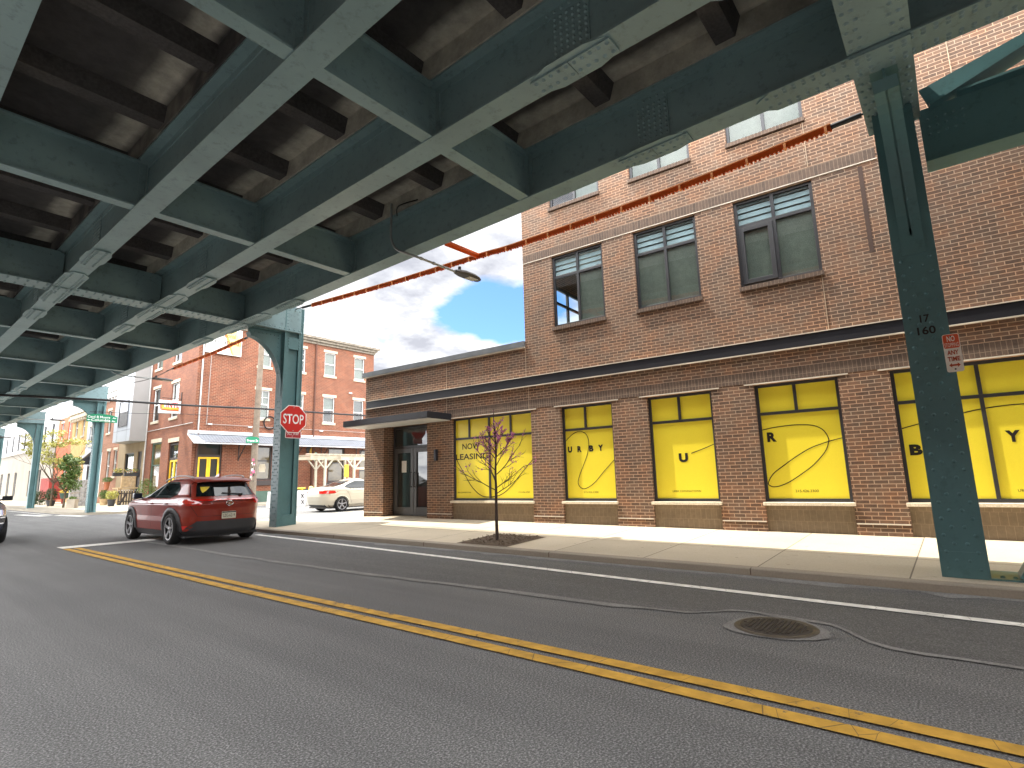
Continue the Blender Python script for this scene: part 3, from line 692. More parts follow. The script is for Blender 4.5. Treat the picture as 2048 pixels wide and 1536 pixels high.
# hanging conduits and cable loops under the deck
def loop_(pts, r): return smooth_pts(pts, 7), r
for pts in ([(4.4, 5.4, 6.55), (4.1, 5.3, 6.35), (4.25, 5.1, 6.3), (4.4, 5.05, 6.5)], [(6.4, 7.4, 6.6), (6.1, 7.6, 6.42), (6.3, 7.9, 6.4)], [(.7, 3.2, 6.5), (1.2, 3.4, 5.95), (1.6, 3.9, 6.2), (1.5, 4.4, 6.75)], [(4.3, 10.6, 6.6), (4.1, 10.8, 6.3), (4.3, 11.1, 6.4)]):
    mb = MBo(); mb.tube(smooth_pts(pts, 7), .013, 6); mb.build('conduit', 'wire', el)
# platform steelwork beyond the near column
pg = MBo()
pg.box(8.03, -9, 5.0, 8.37, -.16, 5.028); pg.box(8.19, -9, 5.028, 8.21, -.16, 5.78)
pg.box(8.05, -9, 5.78, 8.35, -.55, 5.81)
pg.bar((8.2, -.28, 5.74), (8.2, -6.0, 7.75), .03, .32, up=(1, 0, 0)); pg.prism([(-.28, 5.76), (-6.0, 7.77), (-6, 8.5), (-3.5, 7.25), (-1.2, 6.28), (-.2, 6.05)], 8.19, 8.21, 'yz')
for k in range(5):
    for j in range(3): pg.rivet((8.19, -.24-k*.085, 5.42+j*.1), (-1, 0, 0), .014)
pg.box(7.62, -14, 7.9, 10.2, -.9, 8.05)  # unseen platform slab, added to shade the steelwork below
pg.build('platform_girder', 'steel2', el)
pg = MBo(); pg.bar((7.93, -.42, .1), (7.93, -2.9, 4.75), .2, .36, up=(1, 0, 0)); pg.box(7.74, -1.0, .1, 8.34, -.105, .125)
for k in range(3): pg.rivet((7.86, -.2-k*.1, .125), (0, 0, 1), .018)
pg.build('raking_brace', 'steel2', el)

# ---------------------------------------------------------------- brown brick apartment building
bl = thing('apartment_building', (FD*fn.x, FD*fn.y, 0), math.atan2(-math.cos(FA), -math.sin(FA)), 'dark brown brick apartment building with yellow covered shop windows', 'building')
G = [(-9.88, -7.29), (-6.46, -5.14), (-4.33, -2.99), (-2.2, -.82), (-.07, 2.35), (3.3, 5.7)]
UP = [(-6.54, -5.16), (-4.39, -3.0), (-2.24, -.83)]
ops = [(a, b, -.05, 2.9, .16) for a, b in G]+[(-12.6, -10.8, -.05, 2.9, .42)]
mb = MB()
wall(mb, -13.46, -7.39, -.05, 4.47, [o for o in ops if o[1] < -7.2]); 
# low block: last bay straddles the joint, so split the walls by x
mb = MB()
wall(mb, -13.46, -7.2, -.05, 4.47, [o for o in ops if o[1] < -7.2])
wall(mb, -7.2, 9, -.05, 4.47, [o for o in ops if o[0] > -7.2])
wall(mb, -7.39, 9, 4.47, 14, [(a, b, 4.84, 6.64, .12) for a, b in UP]+[(a, b, 7.92, 9.7, .12) for a, b in UP])
mb.quad((-13.46, 15, -.05), (-13.46, 0, -.05), (-13.46, 0, 4.47), (-13.46, 15, 4.47)); 
nw = [(1.2, 3.2, 4.9, 6.5)]
# tall block's north wall with the corner room's side window
for (a, b, c, d) in ((0, 1.2, 4.47, 14), (3.2, 15, 4.47, 14), (1.2, 3.2, 4.47, 4.9), (1.2, 3.2, 6.5, 14)): mb.quad((-7.39, b, c), (-7.39, a, c), (-7.39, a, d), (-7.39, b, d))
mb.quad((9, 0, -.05), (9, 15, -.05), (9, 15, 14), (9, 0, 14))
mb.build('wall', 'brick', bl)
mb = MB(); mb.quad((-13.46, 0.3, 4.45), (-7.39, .3, 4.45), (-7.39, 15, 4.45), (-13.46, 15, 4.45)); mb.quad((-7.39, 0, 14), (9, 0, 14), (9, 15, 14), (-7.39, 15, 14))
mb.quad((-13.46, 15, 0), (9, 15, 0), (9, 15, 14), (-13.46, 15, 4))
mb.build('roof', 'coping', bl)
mb = MB(); mb.box(-13.56, -.07, 4.50, -7.392, .3, 4.64, 0); mb.box(-13.55, -.06, 4.472, -7.392, .2, 4.498, 1); mb.build('coping', ['coping', 'flash'], bl)
mb = MB(); mb.box(-13.36, -.055, 3.50, 9, -.003, 3.715, 0); mb.box(-13.40, -.07, 3.716, 9, -.003, 3.732, 1); mb.box(-13.46, -.06, 3.478, 9, -.003, 3.497, 1); mb.build('belt_course', ['black', 'flash'], bl)
for q_ in ((-10.15, 2.935, 9, 3.15), (-7.38, 6.68, .18, 6.89)): mb = MB(); mb.box(q_[0], -.006, q_[1], q_[2], -.001, q_[3]); mb.build('soldier_course', 'soldier', bl)
for q_ in [(a-.16, 2.903, b+.16, 2.926) for a, b in G]+[(-7.38, 6.655, .2, 6.672)]: mb = MB(); mb.box(q_[0], -.016, q_[1], q_[2], -.002, q_[3]); mb.build('lintel_angle', 'flash', bl)
piers = [(-13.46, -12.6), (-10.8, -9.88), (-7.29, -6.46), (-5.14, -4.33), (-2.99, -2.2), (-.82, -.07), (2.35, 3.3)]
for a, b in piers: mb = MB(); mb.box(a+.01, -.012, .375, b-.01, -.002, .395); mb.build('weep_flashing', 'flash', bl)
for x, z0, z1 in ((-10.05, 3.735, 4.47), (-10.05, 2.93, 3.477), (-7.39, 3.735, 4.47), (-7.33, 2.9, 3.477), (-.855, 3.735, 4.83), (-.855, 6.9, 7.9), (1.37, 6.9, 9.0), (3.0, 3.735, 6.6)): mb = MB(); mb.box(x-.006, -.0085, z0, x+.006, -.001, z1); mb.build('movement_joint', 'caulk', bl)
mb = MB(); mb.box(-.10, -.004, 4.98, -.03, -.001, 6.6); mb.build('channel_shade_strip', pm('shadow_brick', (.07, .042, .032), .9), bl)  # dark strip on the wall face; the channel's shade painted in
# storefront windows: frame > film panes, lettering, line, sill, base panel
bars = {0: ([-9.34, -8.67, -7.98], [-8.67]), 1: ([-5.86], []), 2: ([-3.68], []), 3: ([-1.53], []), 4: ([1.04], [1.04]), 5: ([4.5], [4.5])}
SW = []
for i, (a, b) in enumerate(G):
    mb = MB(); z0, z1, zt = .735, 2.9, 2.345
    frame(mb, a, b, z0, z1, .085, .15, .055)
    mb.box(a+.055, .085, zt-.025, b-.055, .15, zt+.03)
    for x in bars[i][0]: mb.box(x-.026, .085, zt+.03, x+.026, .15, z1-.055)
    for x in bars[i][1]: mb.box(x-.026, .085, z0+.055, x+.026, .15, zt-.025)
    w = mb.build('storefront_window', 'anod', bl, bevel=.004); SW.append(w)
    mb = MB(); mb.box(a+.04, .118, z0+.04, b-.04, .13, z1-.04); mb.build('film_pane', 'film', w)
    mb = MB(); mb.box(a-.03, -.045, .672, b+.03, .10, .73); mb.build('sill', 'stone', w, bevel=.006)
    mb = MB(); mb.box(a, .05, -.05, b, .15, .672); mb.build('base_panel', 'cmu', w)
yt = .114
text('NOW', -9.6, -9.0, 2.06, 2.215, yt, 'ink', SW[0], bold=.015); text('LEASING', -9.83, -8.72, 1.79, 1.945, yt, 'ink', SW[0], bold=.015)
text('URBY.COM/FISHTOWN', -9.8, -9.32, .92, .952, yt, 'ink', SW[0]); text('215.426.2300', -7.80, -7.46, .92, .952, yt, 'ink', SW[0])
for ch, xa, xb in (('U', -6.36, -6.25), ('R', -6.11, -6.0), ('B', -5.81, -5.70), ('Y', -5.58, -5.46)): text(ch, xa, xb, 1.825, 1.965, yt, 'ink', SW[1], bold=.055)
text('215.426.2300', -6.0, -5.63, .907, .945, yt, 'ink', SW[1])
text('U', -3.77, -3.585, 1.51, 1.69, yt, 'ink', SW[2], bold=.055); text('URBY.COM/FISHTOWN', -3.95, -3.38, .915, .952, yt, 'ink', SW[2])
text('R', -2.075, -1.915, 1.82, 2.0, yt, 'ink', SW[3], bold=.055); text('215.426.2300', -1.70, -1.33, .90, .945, yt, 'ink', SW[3])
text('B', .045, .215, 1.48, 1.655, yt, 'ink', SW[4], bold=.055); text('Y', 1.24, 1.41, 1.625, 1.80, yt, 'ink', SW[4], bold=.055); text('URBY.COM/FISHTOWN', 1.27, 1.85, .89, .93, yt, 'ink', SW[4])
curves = [
 [(-9.83, 1.85), (-9.72, 1.67), (-9.51, 1.38), (-9.33, 1.13), (-9.16, .97), (-9.02, .88), (-8.88, .83), (-8.68, .82), (-8.48, .84), (-8.31, .89), (-8.15, .98), (-7.95, 1.14), (-7.76, 1.33), (-7.59, 1.49), (-7.35, 1.71)],
 [(-6.42, 2.08), (-6.35, 2.15), (-6.19, 2.26), (-6.03, 2.3), (-5.9, 2.25), (-5.83, 2.15), (-5.81, 1.99), (-5.86, 1.77), (-5.96, 1.55), (-6.07, 1.33), (-6.13, 1.16), (-6.1, 1.06), (-6.0, 1.0), (-5.86, 1.04), (-5.69, 1.15), (-5.46, 1.38), (-5.2, 1.62)],
 [(-3.51, 1.68), (-3.25, 1.765), (-3.05, 1.84)],
 [(-2.15, 2.05), (-1.93, 2.085), (-1.63, 2.105), (-1.38, 2.09), (-1.24, 2.05), (-1.14, 1.97), (-1.085, 1.84), (-1.09, 1.76), (-1.14, 1.63), (-1.24, 1.5), (-1.38, 1.36), (-1.57, 1.22), (-1.77, 1.09), (-1.93, 1.02), (-2.05, 1.0), (-2.13, 1.04), (-2.12, 1.11), (-2.03, 1.24), (-1.86, 1.37), (-1.63, 1.53), (-1.39, 1.67), (-1.2, 1.74), (-1.03, 1.79), (-.875, 1.825)],
 [(-.02, 1.92), (.21, 1.98), (.8, 2.11), (1.01, 2.15), (1.25, 2.175), (1.51, 2.18), (1.9, 2.12), (2.3, 1.9)]]
for i, cpts in enumerate(curves):
    mb = MB(); mb.ribbon(smooth_pts(cpts, 5), .015 if i else .02, yt); mb.build('line_art', 'ink', SW[i])
# upper windows
def upper(a, b, z0, z1, kind):
    mb = MB(); zt = z0+.70*(z1-z0); xm = (a+b)/2
    frame(mb, a, b, z0, z1, .05, .11, .06); mb.box(xm-.03, .05, z0+.06, xm+.03, .11, z1-.06)
    for xa, xb in ((a+.06, xm-.03), (xm+.03, b-.06)): mb.box(xa, .05, zt-.03, xb, .11, zt+.03)
    if kind == 'vent': frame(mb, a+.062, xm-.032, z0+.062, zt-.032, .03, .11, .085)
    w = mb.build('window', 'anod', bl, bevel=.004)
    mb = MB()
    for k in range(4): zq = zt+.06+k*.125; mb.quad((a+.02, .10, zq), (b-.02, .10, zq), (b-.02, .125, zq+.105), (a+.02, .125, zq+.105))  # pale slats imitate bright louver bands mirrored in the upper panes
    mb.build('blind_or_reflection', 'slat', w)
    for xa, xb in ((a+.05, xm-.02), (xm+.02, b-.05)):
        for zc, zd in ((z0+.05, zt-.02), (zt+.02, z1-.05)):
            mb = MB(); mb.quad((xa, .085, zc), (xb, .085, zc), (xb, .085, zd), (xa, .085, zd)); mb.build('pane', 'glclear', w, recalc=False)
    mb = MB()
    if kind == 'corner':
        mb.quad((xm-.05, .10, z0-.1), (b+.1, .10, z0-.1), (b+.1, .10, zt), (xm-.05, .10, zt))
    else:
        mb.quad((a-.1, .10, z0-.1), (b+.1, .10, z0-.1), (b+.1, .10, zt+.02), (a-.1, .10, zt+.02))
    mb.build('shade', 'curtain', w)
    mb = MB(); mb.box(a-.02, -.05, z0-.085, b+.02, .10, z0-.004); mb.build('sill', 'soldier', w)
    return w
for i, (a, b) in enumerate(UP):
    upper(a, b, 4.84, 6.64, ['corner', 'plain', 'vent'][i]); upper(a, b, 7.92, 9.7, ['corner', 'plain', 'plain'][i])
# rooms behind the upper windows
mb = MB()
for z0, z1 in ((4.5, 7.2), (7.5, 10.3)):
    for x0, x1 in ((-7.38, -4.6), (-4.58, -2.7), (-2.68, .6)):
        mb.quad((x0, 4, z0), (x1, 4, z0), (x1, 4, z1), (x0, 4, z1)); mb.quad((x0, .14, z0), (x1, .14, z0), (x1, 4, z0), (x0, 4, z0)); mb.quad((x0, .14, z1), (x0, 4, z1), (x1, 4, z1), (x1, .14, z1))
        mb.quad((x1, .14, z0), (x1, 4, z0), (x1, 4, z1), (x1, .14, z1))
        if x0 > -7: mb.quad((x0, .14, z0), (x0, .14, z1), (x0, 4, z1), (x0, 4, z0))
mb.build('interior', 'room', bl, recalc=False)
mb = MB()   # side window seen through the corner room
for y0, y1 in ((1.2, 1.28), (2.16, 2.24), (3.12, 3.2)): mb.box(-7.40, y0, 4.9, -7.34, y1, 6.5)
for z0, z1 in ((4.9, 4.98), (6.0, 6.07), (6.42, 6.5)): mb.box(-7.398, 1.28, z0, -7.342, 3.12, z1)
mb.build('side_window', 'anod', bl)
# entrance door
mb = MB(); frame(mb, -12.58, -10.82, .02, 2.88, .36, .41, .07); mb.box(-12.51, .36, 2.22, -10.89, .41, 2.30)
mb.quad((-12.58, .42, -.05), (-10.82, .42, -.05), (-10.82, .42, .3), (-12.58, .42, .3))
dr = mb.build('entrance_door', 'anod', bl, bevel=.004)
mb = MB()
for a, b in ((-12.505, -11.705), (-11.695, -10.895)):
    frame(mb, a, b, .30, 2.215, .35, .405, .12); mb.box(a+.12, .35, .42, b-.12, .405, .52)
mb.box(-12.51, .352, .22, -10.89, .40, .298)
mb.build('leaf', pm('grey_door_frame', (.085, .088, .092), .4), dr, bevel=.004)
mb = MB(); mb.quad((-12.51, .385, .4), (-10.89, .385, .4), (-10.89, .385, 2.2), (-12.51, .385, 2.2)); mb.quad((-12.51, .39, 2.3), (-10.89, .39, 2.3), (-10.89, .39, 2.81), (-12.51, .39, 2.81)); mb.build('pane', 'gl', dr)
mb = MB()
for x in (-11.77, -11.63): mb.tube([(x, .345, 1.1), (x, .29, 1.12), (x, .29, 1.5), (x, .345, 1.52)], .014, 8)
mb.build('handle', 'black', dr)
mb = MB(); mb.box(-12.22, .375, 1.52, -12.02, .38, 1.86); mb.build('notice', 'swhite', dr)
text('EXIT', -11.2, -10.97, 2.62, 2.72, .383, 'sorange', dr, 'exit_lettering')
mb = MB(); mb.box(-13.32, -.93, 2.875, -9.88, .0, 3.045, 0); mb.box(-13.29, -.90, 2.855, -9.91, -.03, 2.8745, 1); mb.build('canopy', ['black', 'parapet'], bl, bevel=.006)
mb = MB(); mb.box(-10.46, -.09, 1.80, -10.39, -.002, 2.10, 0); mb.build('wall_light', 'black', bl, bevel=.006)

# ---------------------------------------------------------------- terrace across the street, behind the camera: shades the -X side and shows in reflections
random.seed(51)
for k, (ya, yb, zt, mt, lb) in enumerate(((-30, -8, 9.4, 'obrick', 'red brick terrace block across the street from the brown building'), (-7.98, 8, 8.6, 'rbrick2', 'smooth orange brick terrace block across the street beside the camera'), (8.02, 24, 8.4, 'obrick', 'taller red brick terrace block across the street toward the crossing'))):
    t = thing('terrace_block', (-5.2, ya, 0), PI/2, lb, 'building')
    L_ = yb-ya; W = []
    for z in (1.0, 4.2):
        for i in range(int(L_/3)): W.append((.9+i*3, 2.1+i*3, z, z+1.8, .12))
    mb = MB(); wall(mb, 0, L_, -.05, zt, W); mb.quad((0, 0, zt), (L_, 0, zt), (L_, 9, zt), (0, 9, zt)); mb.quad((0, 9, 0), (0, 0, 0), (0, 0, zt), (0, 9, zt)); mb.quad((L_, 0, 0), (L_, 9, 0), (L_, 9, zt), (L_, 0, zt)); mb.quad((0, 9, 0), (L_, 9, 0), (L_, 9, zt), (0, 9, zt)); mb.build('wall', mt, t)
    mb = MB(); [mb.quad((a, .11, c), (b, .11, c), (b, .11, d), (a, .11, d)) for a, b, c, d, _ in W]; mb.build('panes', 'gl', t)

# ---------------------------------------------------------------- signs on the steelwork
def octagon(r): return [(r*math.cos(PI/8+k*PI/4), r*math.sin(PI/8+k*PI/4)) for k in range(8)]
def rrect(x0, x1, z0, z1, r, k=4):
    out = []
    for cx0, cz0, a0 in ((x1-r, z0+r, -PI/2), (x1-r, z1-r, 0), (x0+r, z1-r, PI/2), (x0+r, z0+r, PI)):
        out += [(cx0+r*math.cos(a0+PI/2*i/k), cz0+r*math.sin(a0+PI/2*i/k)) for i in range(k+1)]
    return out
t = thing('stop_sign', (7.99, 14.56, 3.10), 0, 'red octagonal stop sign on the green column at the corner', 'road sign')
mb = MB(); mb.prism(octagon(.425), 0, .006, 'xz'); mb.build('backing', 'swhite', t)
mb = MB(); mb.prism(octagon(.402), -.003, -.0005, 'xz'); mb.build('face', 'sred', t)
text('STOP', -.31, .31, -.14, .14, -.005, 'swhite', t, bold=.012)
mb = MB()
for z in (-.33, .33): mb.rivet((0, -.003, z), (0, -1, 0), .012)
mb.build('bolt', 'galv', t)
t = thing('all_way_plate', (8.01, 14.57, 2.655), 0, 'small red scratched all way plate under the stop sign', 'road sign')
mb = MB(); mb.prism(rrect(-.24, .24, -.10, .10, .03), 0, .006, 'xz'); mb.build('backing', 'swhite', t)
mb = MB(); mb.prism(rrect(-.225, .225, -.085, .085, .02), -.003, -.0005, 'xz'); mb.build('face', pm('scratched_sign_red', (.36, .02, .03), .5, 0, .2, 8, stain=((.7, .6, .6), 14, .58)), t)
text('ALL WAY', -.17, .17, -.01, .06, -.005, 'swhite', t)
t = thing('no_stopping_sign', (7.70, -.10, 2.325), -PI/2-.0, 'small bent no stopping any time sign strapped to the near green column', 'road sign')
def bent_y(x): return -.0-.02*max(0, -x-.03)/.1
mb = MB(); pl = rrect(-.075, .075, 0, .43, .022); mb.prism(pl, -.004, .0, 'xz'); mb.build('plate', 'sbg', t)
mb = MB(); mb.prism(rrect(-.069, .069, .268, .424, .018), -.0065, -.0045, 'xz'); mb.build('red_field', 'sorange', t)
text('NO', -.035, .035, .343, .408, -.009, 'sbg', t, bold=.015); text('STOPPING', -.062, .062, .282, .328, -.009, 'sbg', t)
text('ANY', -.05, .05, .193, .245, -.007, 'sink', t, bold=.03); text('TIME', -.054, .054, .120, .172, -.007, 'sink', t, bold=.03)
mb = MB(); mb.add([(x, -.0065, z) for x, z in ((-.05, .075), (-.025, .1), (-.025, .085), (.025, .085), (.025, .1), (.05, .075), (.025, .05), (.025, .065), (-.025, .065), (-.025, .05))], [tuple(range(10))]); mb.build('arrow', 'sink', t)
mb = MB()
for z in (.03, .40): mb.rivet((0, -.0045, z), (0, -1, 0), .007)
mb.build('bolt', 'wire', t)
t = thing('street_name_sign', (8.10, 33.66, 4.62), 0, 'green two line street name sign with arrow on the column beyond the crossing', 'street sign')
arc = [(-.64, 0), (.66, 0), (.66, .30), (.45, .37), (.2, .41), (-.1, .42), (-.4, .40), (-.64, .34)]
mb = MB(); mb.prism(arc, -.01, .01, 'xz'); mb.build('plate', 'sgreen', t)
text('Cecil B Moore', -.60, .34, .20, .32, -.014, 'swhite', t, bold=.01); text('Av', .45, .6, .20, .28, -.014, 'swhite', t, bold=.01)
text('Columbia', -.44, .36, .04, .17, -.014, 'swhite', t, bold=.01); text('Av', .42, .58, .04, .12, -.014, 'swhite', t, bold=.01)
mb = MB(); mb.add([(x, -.014, z) for x, z in ((-.61, .1), (-.55, .14), (-.55, .115), (-.48, .115), (-.48, .085), (-.55, .085), (-.55, .06))], [tuple(range(7))]); mb.build('arrow', 'swhite', t)

# ---------------------------------------------------------------- lamps under the viaduct, orange cable guard, wires
def lamp(y, label, x0=6.05, z=5.56, full=True):
    t = thing('street_lamp', (x0, y, z), 0, label, 'street lamp', 'street lamps under the viaduct')
    mb = MB(); P = [(.3, .51, 1.2), (.3, .51, .8), (.3, .5, .45), (.31, .36, .2), (.40, .16, .08), (.61, .0, .0), (.9, 0, 0), (1.6, 0, .0)]
    mb.tube(smooth_pts(P, 5), .024, 8); mb.tube([(.62, 0, 0), (.66, 0, 0)], .034, 8); mb.tube([(.95, 0, 0), (.99, 0, 0)], .034, 8)
    mb.build('arm', 'galv', t)
    mb = MB()
    prof = [(1.56, .05, .035), (1.64, .10, .05), (1.80, .15, .06), (2.05, .155, .06), (2.22, .12, .045), (2.30, .07, .03)]
    for i, (x, w, h) in enumerate(prof):
        pass
    vs = []
    for x, w, h in prof: vs += [(x, -w, 0), (x, -w*.7, h), (x, w*.7, h), (x, w, 0), (x, w*.6, -.025), (x, -w*.6, -.025)]
    n = len(prof); mb.add(vs, [(i*6+j, i*6+(j+1) % 6, (i+1)*6+(j+1) % 6, (i+1)*6+j) for i in range(n-1) for j in range(6)]+[tuple(range(6)), tuple(range((n-1)*6+5, (n-1)*6-1, -1))])
    h = mb.build('lamp_head', 'lamp', t, bevel=.008)
    mb = MB(); mb.box(1.92, -.085, -.033, 2.18, .085, -.0255); mb.build('lens', 'lens', h)
    mb = MB(); mb.lathe([(.0, .14), (.034, .14), (.034, .05)], (1.70, 0, .0), 12); mb.build('photocell', 'wire', h)
    return t
lamp(7.63, 'bronze street lamp on a bent grey pipe arm beside the orange cable guard')
lamp(24.2, 'street lamp in front of the orange brick wall below the viaduct', 5.75, 5.5)
lamp(42.0, 'street lamp over the far pavement against white lap siding', 5.95, 5.42)
lamp(56.0, 'farthest street lamp, thin dark arm at the left edge', 5.6, 5.3)
def guard(pts, r0, name, label, bracket=None):
    t = thing(name, pts[0], 0, label, 'cable guard', 'orange cable guards'); o0 = Vector(pts[0])
    P = [Vector(p)-o0 for p in smooth_pts(pts, 10)]
    cut = max(1, int(len(P)*.055))
    mb = MB(); random.seed(4)
    A = P[cut:-cut]; n = len(A)
    for i in range(n-1):
        a, b = A[i], A[i+1]
        mb.bar(a+Vector((0, 0, .035)), b+Vector((0, 0, .035)), .075, .014, 1)
        mb.bar(a, b, .03, .09, 0)
    L_ = [0.]
    for i in range(n-1): L_.append(L_[-1]+(A[i+1]-A[i]).length)
    d = 0
    k = 0
    while d < L_[-1]:
        i = max(j for j in range(n) if L_[j] <= d); i = min(i, n-2); u = (d-L_[i])/max(1e-6, L_[i+1]-L_[i]); p = A[i].lerp(A[i+1], u)
        if k % 9 == 0: mb.box(p.x-.036, p.y-.016, p.z-.06, p.x+.036, p.y+.016, p.z+.03, 1)
        else: mb.box(p.x-.014, p.y-.014, p.z-.05-random.uniform(.008, .03), p.x+.014, p.y+.016, p.z-.03, 0)
        d += .058; k += 1
    mb.build('guard', ['orange', 'orangeL'], t)
    mb = MB(); mb.tube(P[:cut+1], .038, 8); mb.tube(P[-cut-1:], .038, 8); mb.build('end_sleeve', 'clad', t)
    mb = MB(); mb.tube([P[0]+Vector((0, .0, .01)), P[0]+(P[0]-P[1])*2.5], .014, 6); mb.tube([P[-1], P[-1]+(P[-1]-P[-2])*(2.5)], .014, 6); mb.build('cable', 'wire', t)
    if bracket:
        mb = MB(); a, b = Vector(bracket[0])-o0, Vector(bracket[1])-o0
        mb.bar(a, b, .10, .03, 0); mb.bar(a+Vector((0, .04, -.03)), b+Vector((0, .04, -.03)), .02, .06, 0); mb.build('bracket', ['orange'], t)
    return t
g1 = [(8.05, 14.42, 6.40), (8.05, 10.5, 6.12), (8.05, 7.39, 5.96), (8.05, 6.22, 5.89), (8.05, 3.1, 5.85), (8.05, .42, 5.935)]
guard(g1, .04, 'cable_guard', 'long orange cable guard strung in front of the brown brick building', [(6.74, 6.98, 5.72), (8.04, 7.36, 5.98)])
guard([(8.05, 17.9, 6.13), (8.05, 20.5, 6.05), (8.05, 24.4, 6.03)], .04, 'cable_guard', 'short orange cable guard crossing the old red brick corner building')
def wire(name, pts, r, label):
    t = thing(name, pts[0], 0, label, 'cable', 'overhead cables'); o0 = Vector(pts[0]); mb = MB(); mb.tube([Vector(p)-o0 for p in smooth_pts(pts, 8)], r, 6); mb.build('cable', 'wire', t)
wire('overhead_cable', [(1.0, 30, 5.06), (3.72, 30, 5.16), (7.17, 30, 5.28), (10.85, 30, 5.34), (14.73, 30, 5.47), (19, 30, 5.52), (22.6, 30, 5.6), (27, 30, 5.75)], .055, 'thick black overhead cable crossing behind the stop sign')
wire('overhead_cable', [(7.2, 32, 4.94), (9.3, 32, 5.0), (11.35, 32, 5.12), (15.7, 33.4, 5.3)], .012, 'thin overhead wire passing above the green street name sign')
wire('overhead_cable', [(6.75, 31.2, 5.9), (8.05, 28.0, 6.0), (8.05, 24.6, 6.02)], .014, 'thin black wire leading from the far column to the short orange guard')

# ---------------------------------------------------------------- old red brick corner building
RX, RY = 13.3, 36.0; FZ = .12
rb = thing('corner_building', (RX, RY, FZ), 0, 'three storey old red brick corner building with tin awning and yellow doors', 'building')
def zc(*a): return [v-FZ for v in a]
XS = [(17.03, 17.97), (19.55, 20.5), (22.06, 23.0), (24.67, 25.6)]
ops = [(a-RX, b-RX, 9.22-FZ, 10.97-FZ, .14) for a, b in XS]+[(a-RX, b-RX, 5.66-FZ, 7.57-FZ, .14) for a, b in XS]
gops = [(13.62-RX, 15.08-RX, .0, 3.95-FZ, .2), (17.2-RX, 18.33-RX, 1.55-FZ, 3.8-FZ, .15), (22.6-RX, 24.0-RX, 1.3-FZ, 3.8-FZ, .15), (25.3-RX, 26.2-RX, 0, 3.7-FZ, .15)]
mb = MB(); wall(mb, 0, 13.2, -.2, 11.55-FZ, ops+gops)
mb.quad((13.2, 0, -.2), (13.2, 10, -.2), (13.2, 10, 11.4), (13.2, 0, 11.4))
mb.build('wall', 'rbrick', rb)
# flank to the street (faces -X): a child built in its own frame
fl = MB(); sops = [(0, 0, 0, 0)]
YW = [(42.1, 43.35), (38.75, 40.0)]
so_ = []
for a, b in YW: so_ += [(-b+RY, -a+RY, 5.75-FZ, 8.04-FZ, .14), (-b+RY, -a+RY, 9.47-FZ, 11.1-FZ, .14)]
gso = [(-42.9+RY, -41.15+RY, .8-FZ, 4.24-FZ, .15), (-39.77+RY, -38.15+RY, .0, 4.1-FZ, .2)]
wall(fl, -8.1, 0, -.2, 11.55-FZ, so_+gso)
flank = fl.build('flank_wall', 'rbrick2', rb); flank.rotation_euler = (0, 0, -PI/2)
def sash(parent, x0, x1, z0, z1, dp=.14, mat='white', sill='cream', lint='cream', lw=.12, six=False, half=False, lh=.2):
    mb = MB(); w = .065; y0, y1 = dp-.07, dp
    frame(mb, x0, x1, z0, z1, y0, y1, w); zm = (z0+z1)/2
    mb.box(x0+w, y0+.005, zm-.035, x1-w, y1, zm+.035)
    if six:
        mb.box((x0+x1)/2-.012, y0+.015, zm+.03, (x0+x1)/2+.012, y1, z1-w); mb.box(x0+w, y0+.015, (zm+z1)/2-.012, x1-w, y1, (zm+z1)/2+.012)
    f = mb.build('window', mat, parent)
    mb = MB(); mb.quad((x0+w, y1-.015, z0+w), (x1-w, y1-.015, z0+w), (x1-w, y1-.015, z1-w), (x0+w, y1-.015, z1-w)); mb.build('pane', 'glclear', f, recalc=False)
    rc = random.random()
    mb = MB(); zb_ = zm if rc < .5 else z0; mb.quad((x0, y1+.06, zb_), (x1, y1+.06, zb_), (x1, y1+.06, z1), (x0, y1+.06, z1)); mb.build('blind_or_reflection', random.choice(['curtain', 'dark', 'curtain']), f)
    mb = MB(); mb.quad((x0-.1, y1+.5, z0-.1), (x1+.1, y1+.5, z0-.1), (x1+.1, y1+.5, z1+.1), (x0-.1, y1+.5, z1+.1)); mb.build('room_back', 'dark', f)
    if sill: mb = MB(); mb.box(x0-.08, -.06, z0-.17, x1+.08, dp, z0-.003); mb.build('sill', sill, f)
    if lint: mb = MB(); mb.box(x0-lw, -.03, z1+.003, x1+lw, .06, z1+lh); mb.build('lintel', lint, f)
    return f
random.seed(21)
for o_ in ops: sash(rb, *o_[:4], six=random.random() < .4)
flw = [sash(flank, *o_[:4], lint='cream' if i else 'cream') for i, o_ in enumerate(so_)]
for f in list(flank.children):
    f.parent = rb; f.rotation_euler = (0, 0, -PI/2)
def reparent(os_):
    for f in os_: f.parent = rb; f.rotation_euler = (0, 0, -PI/2)
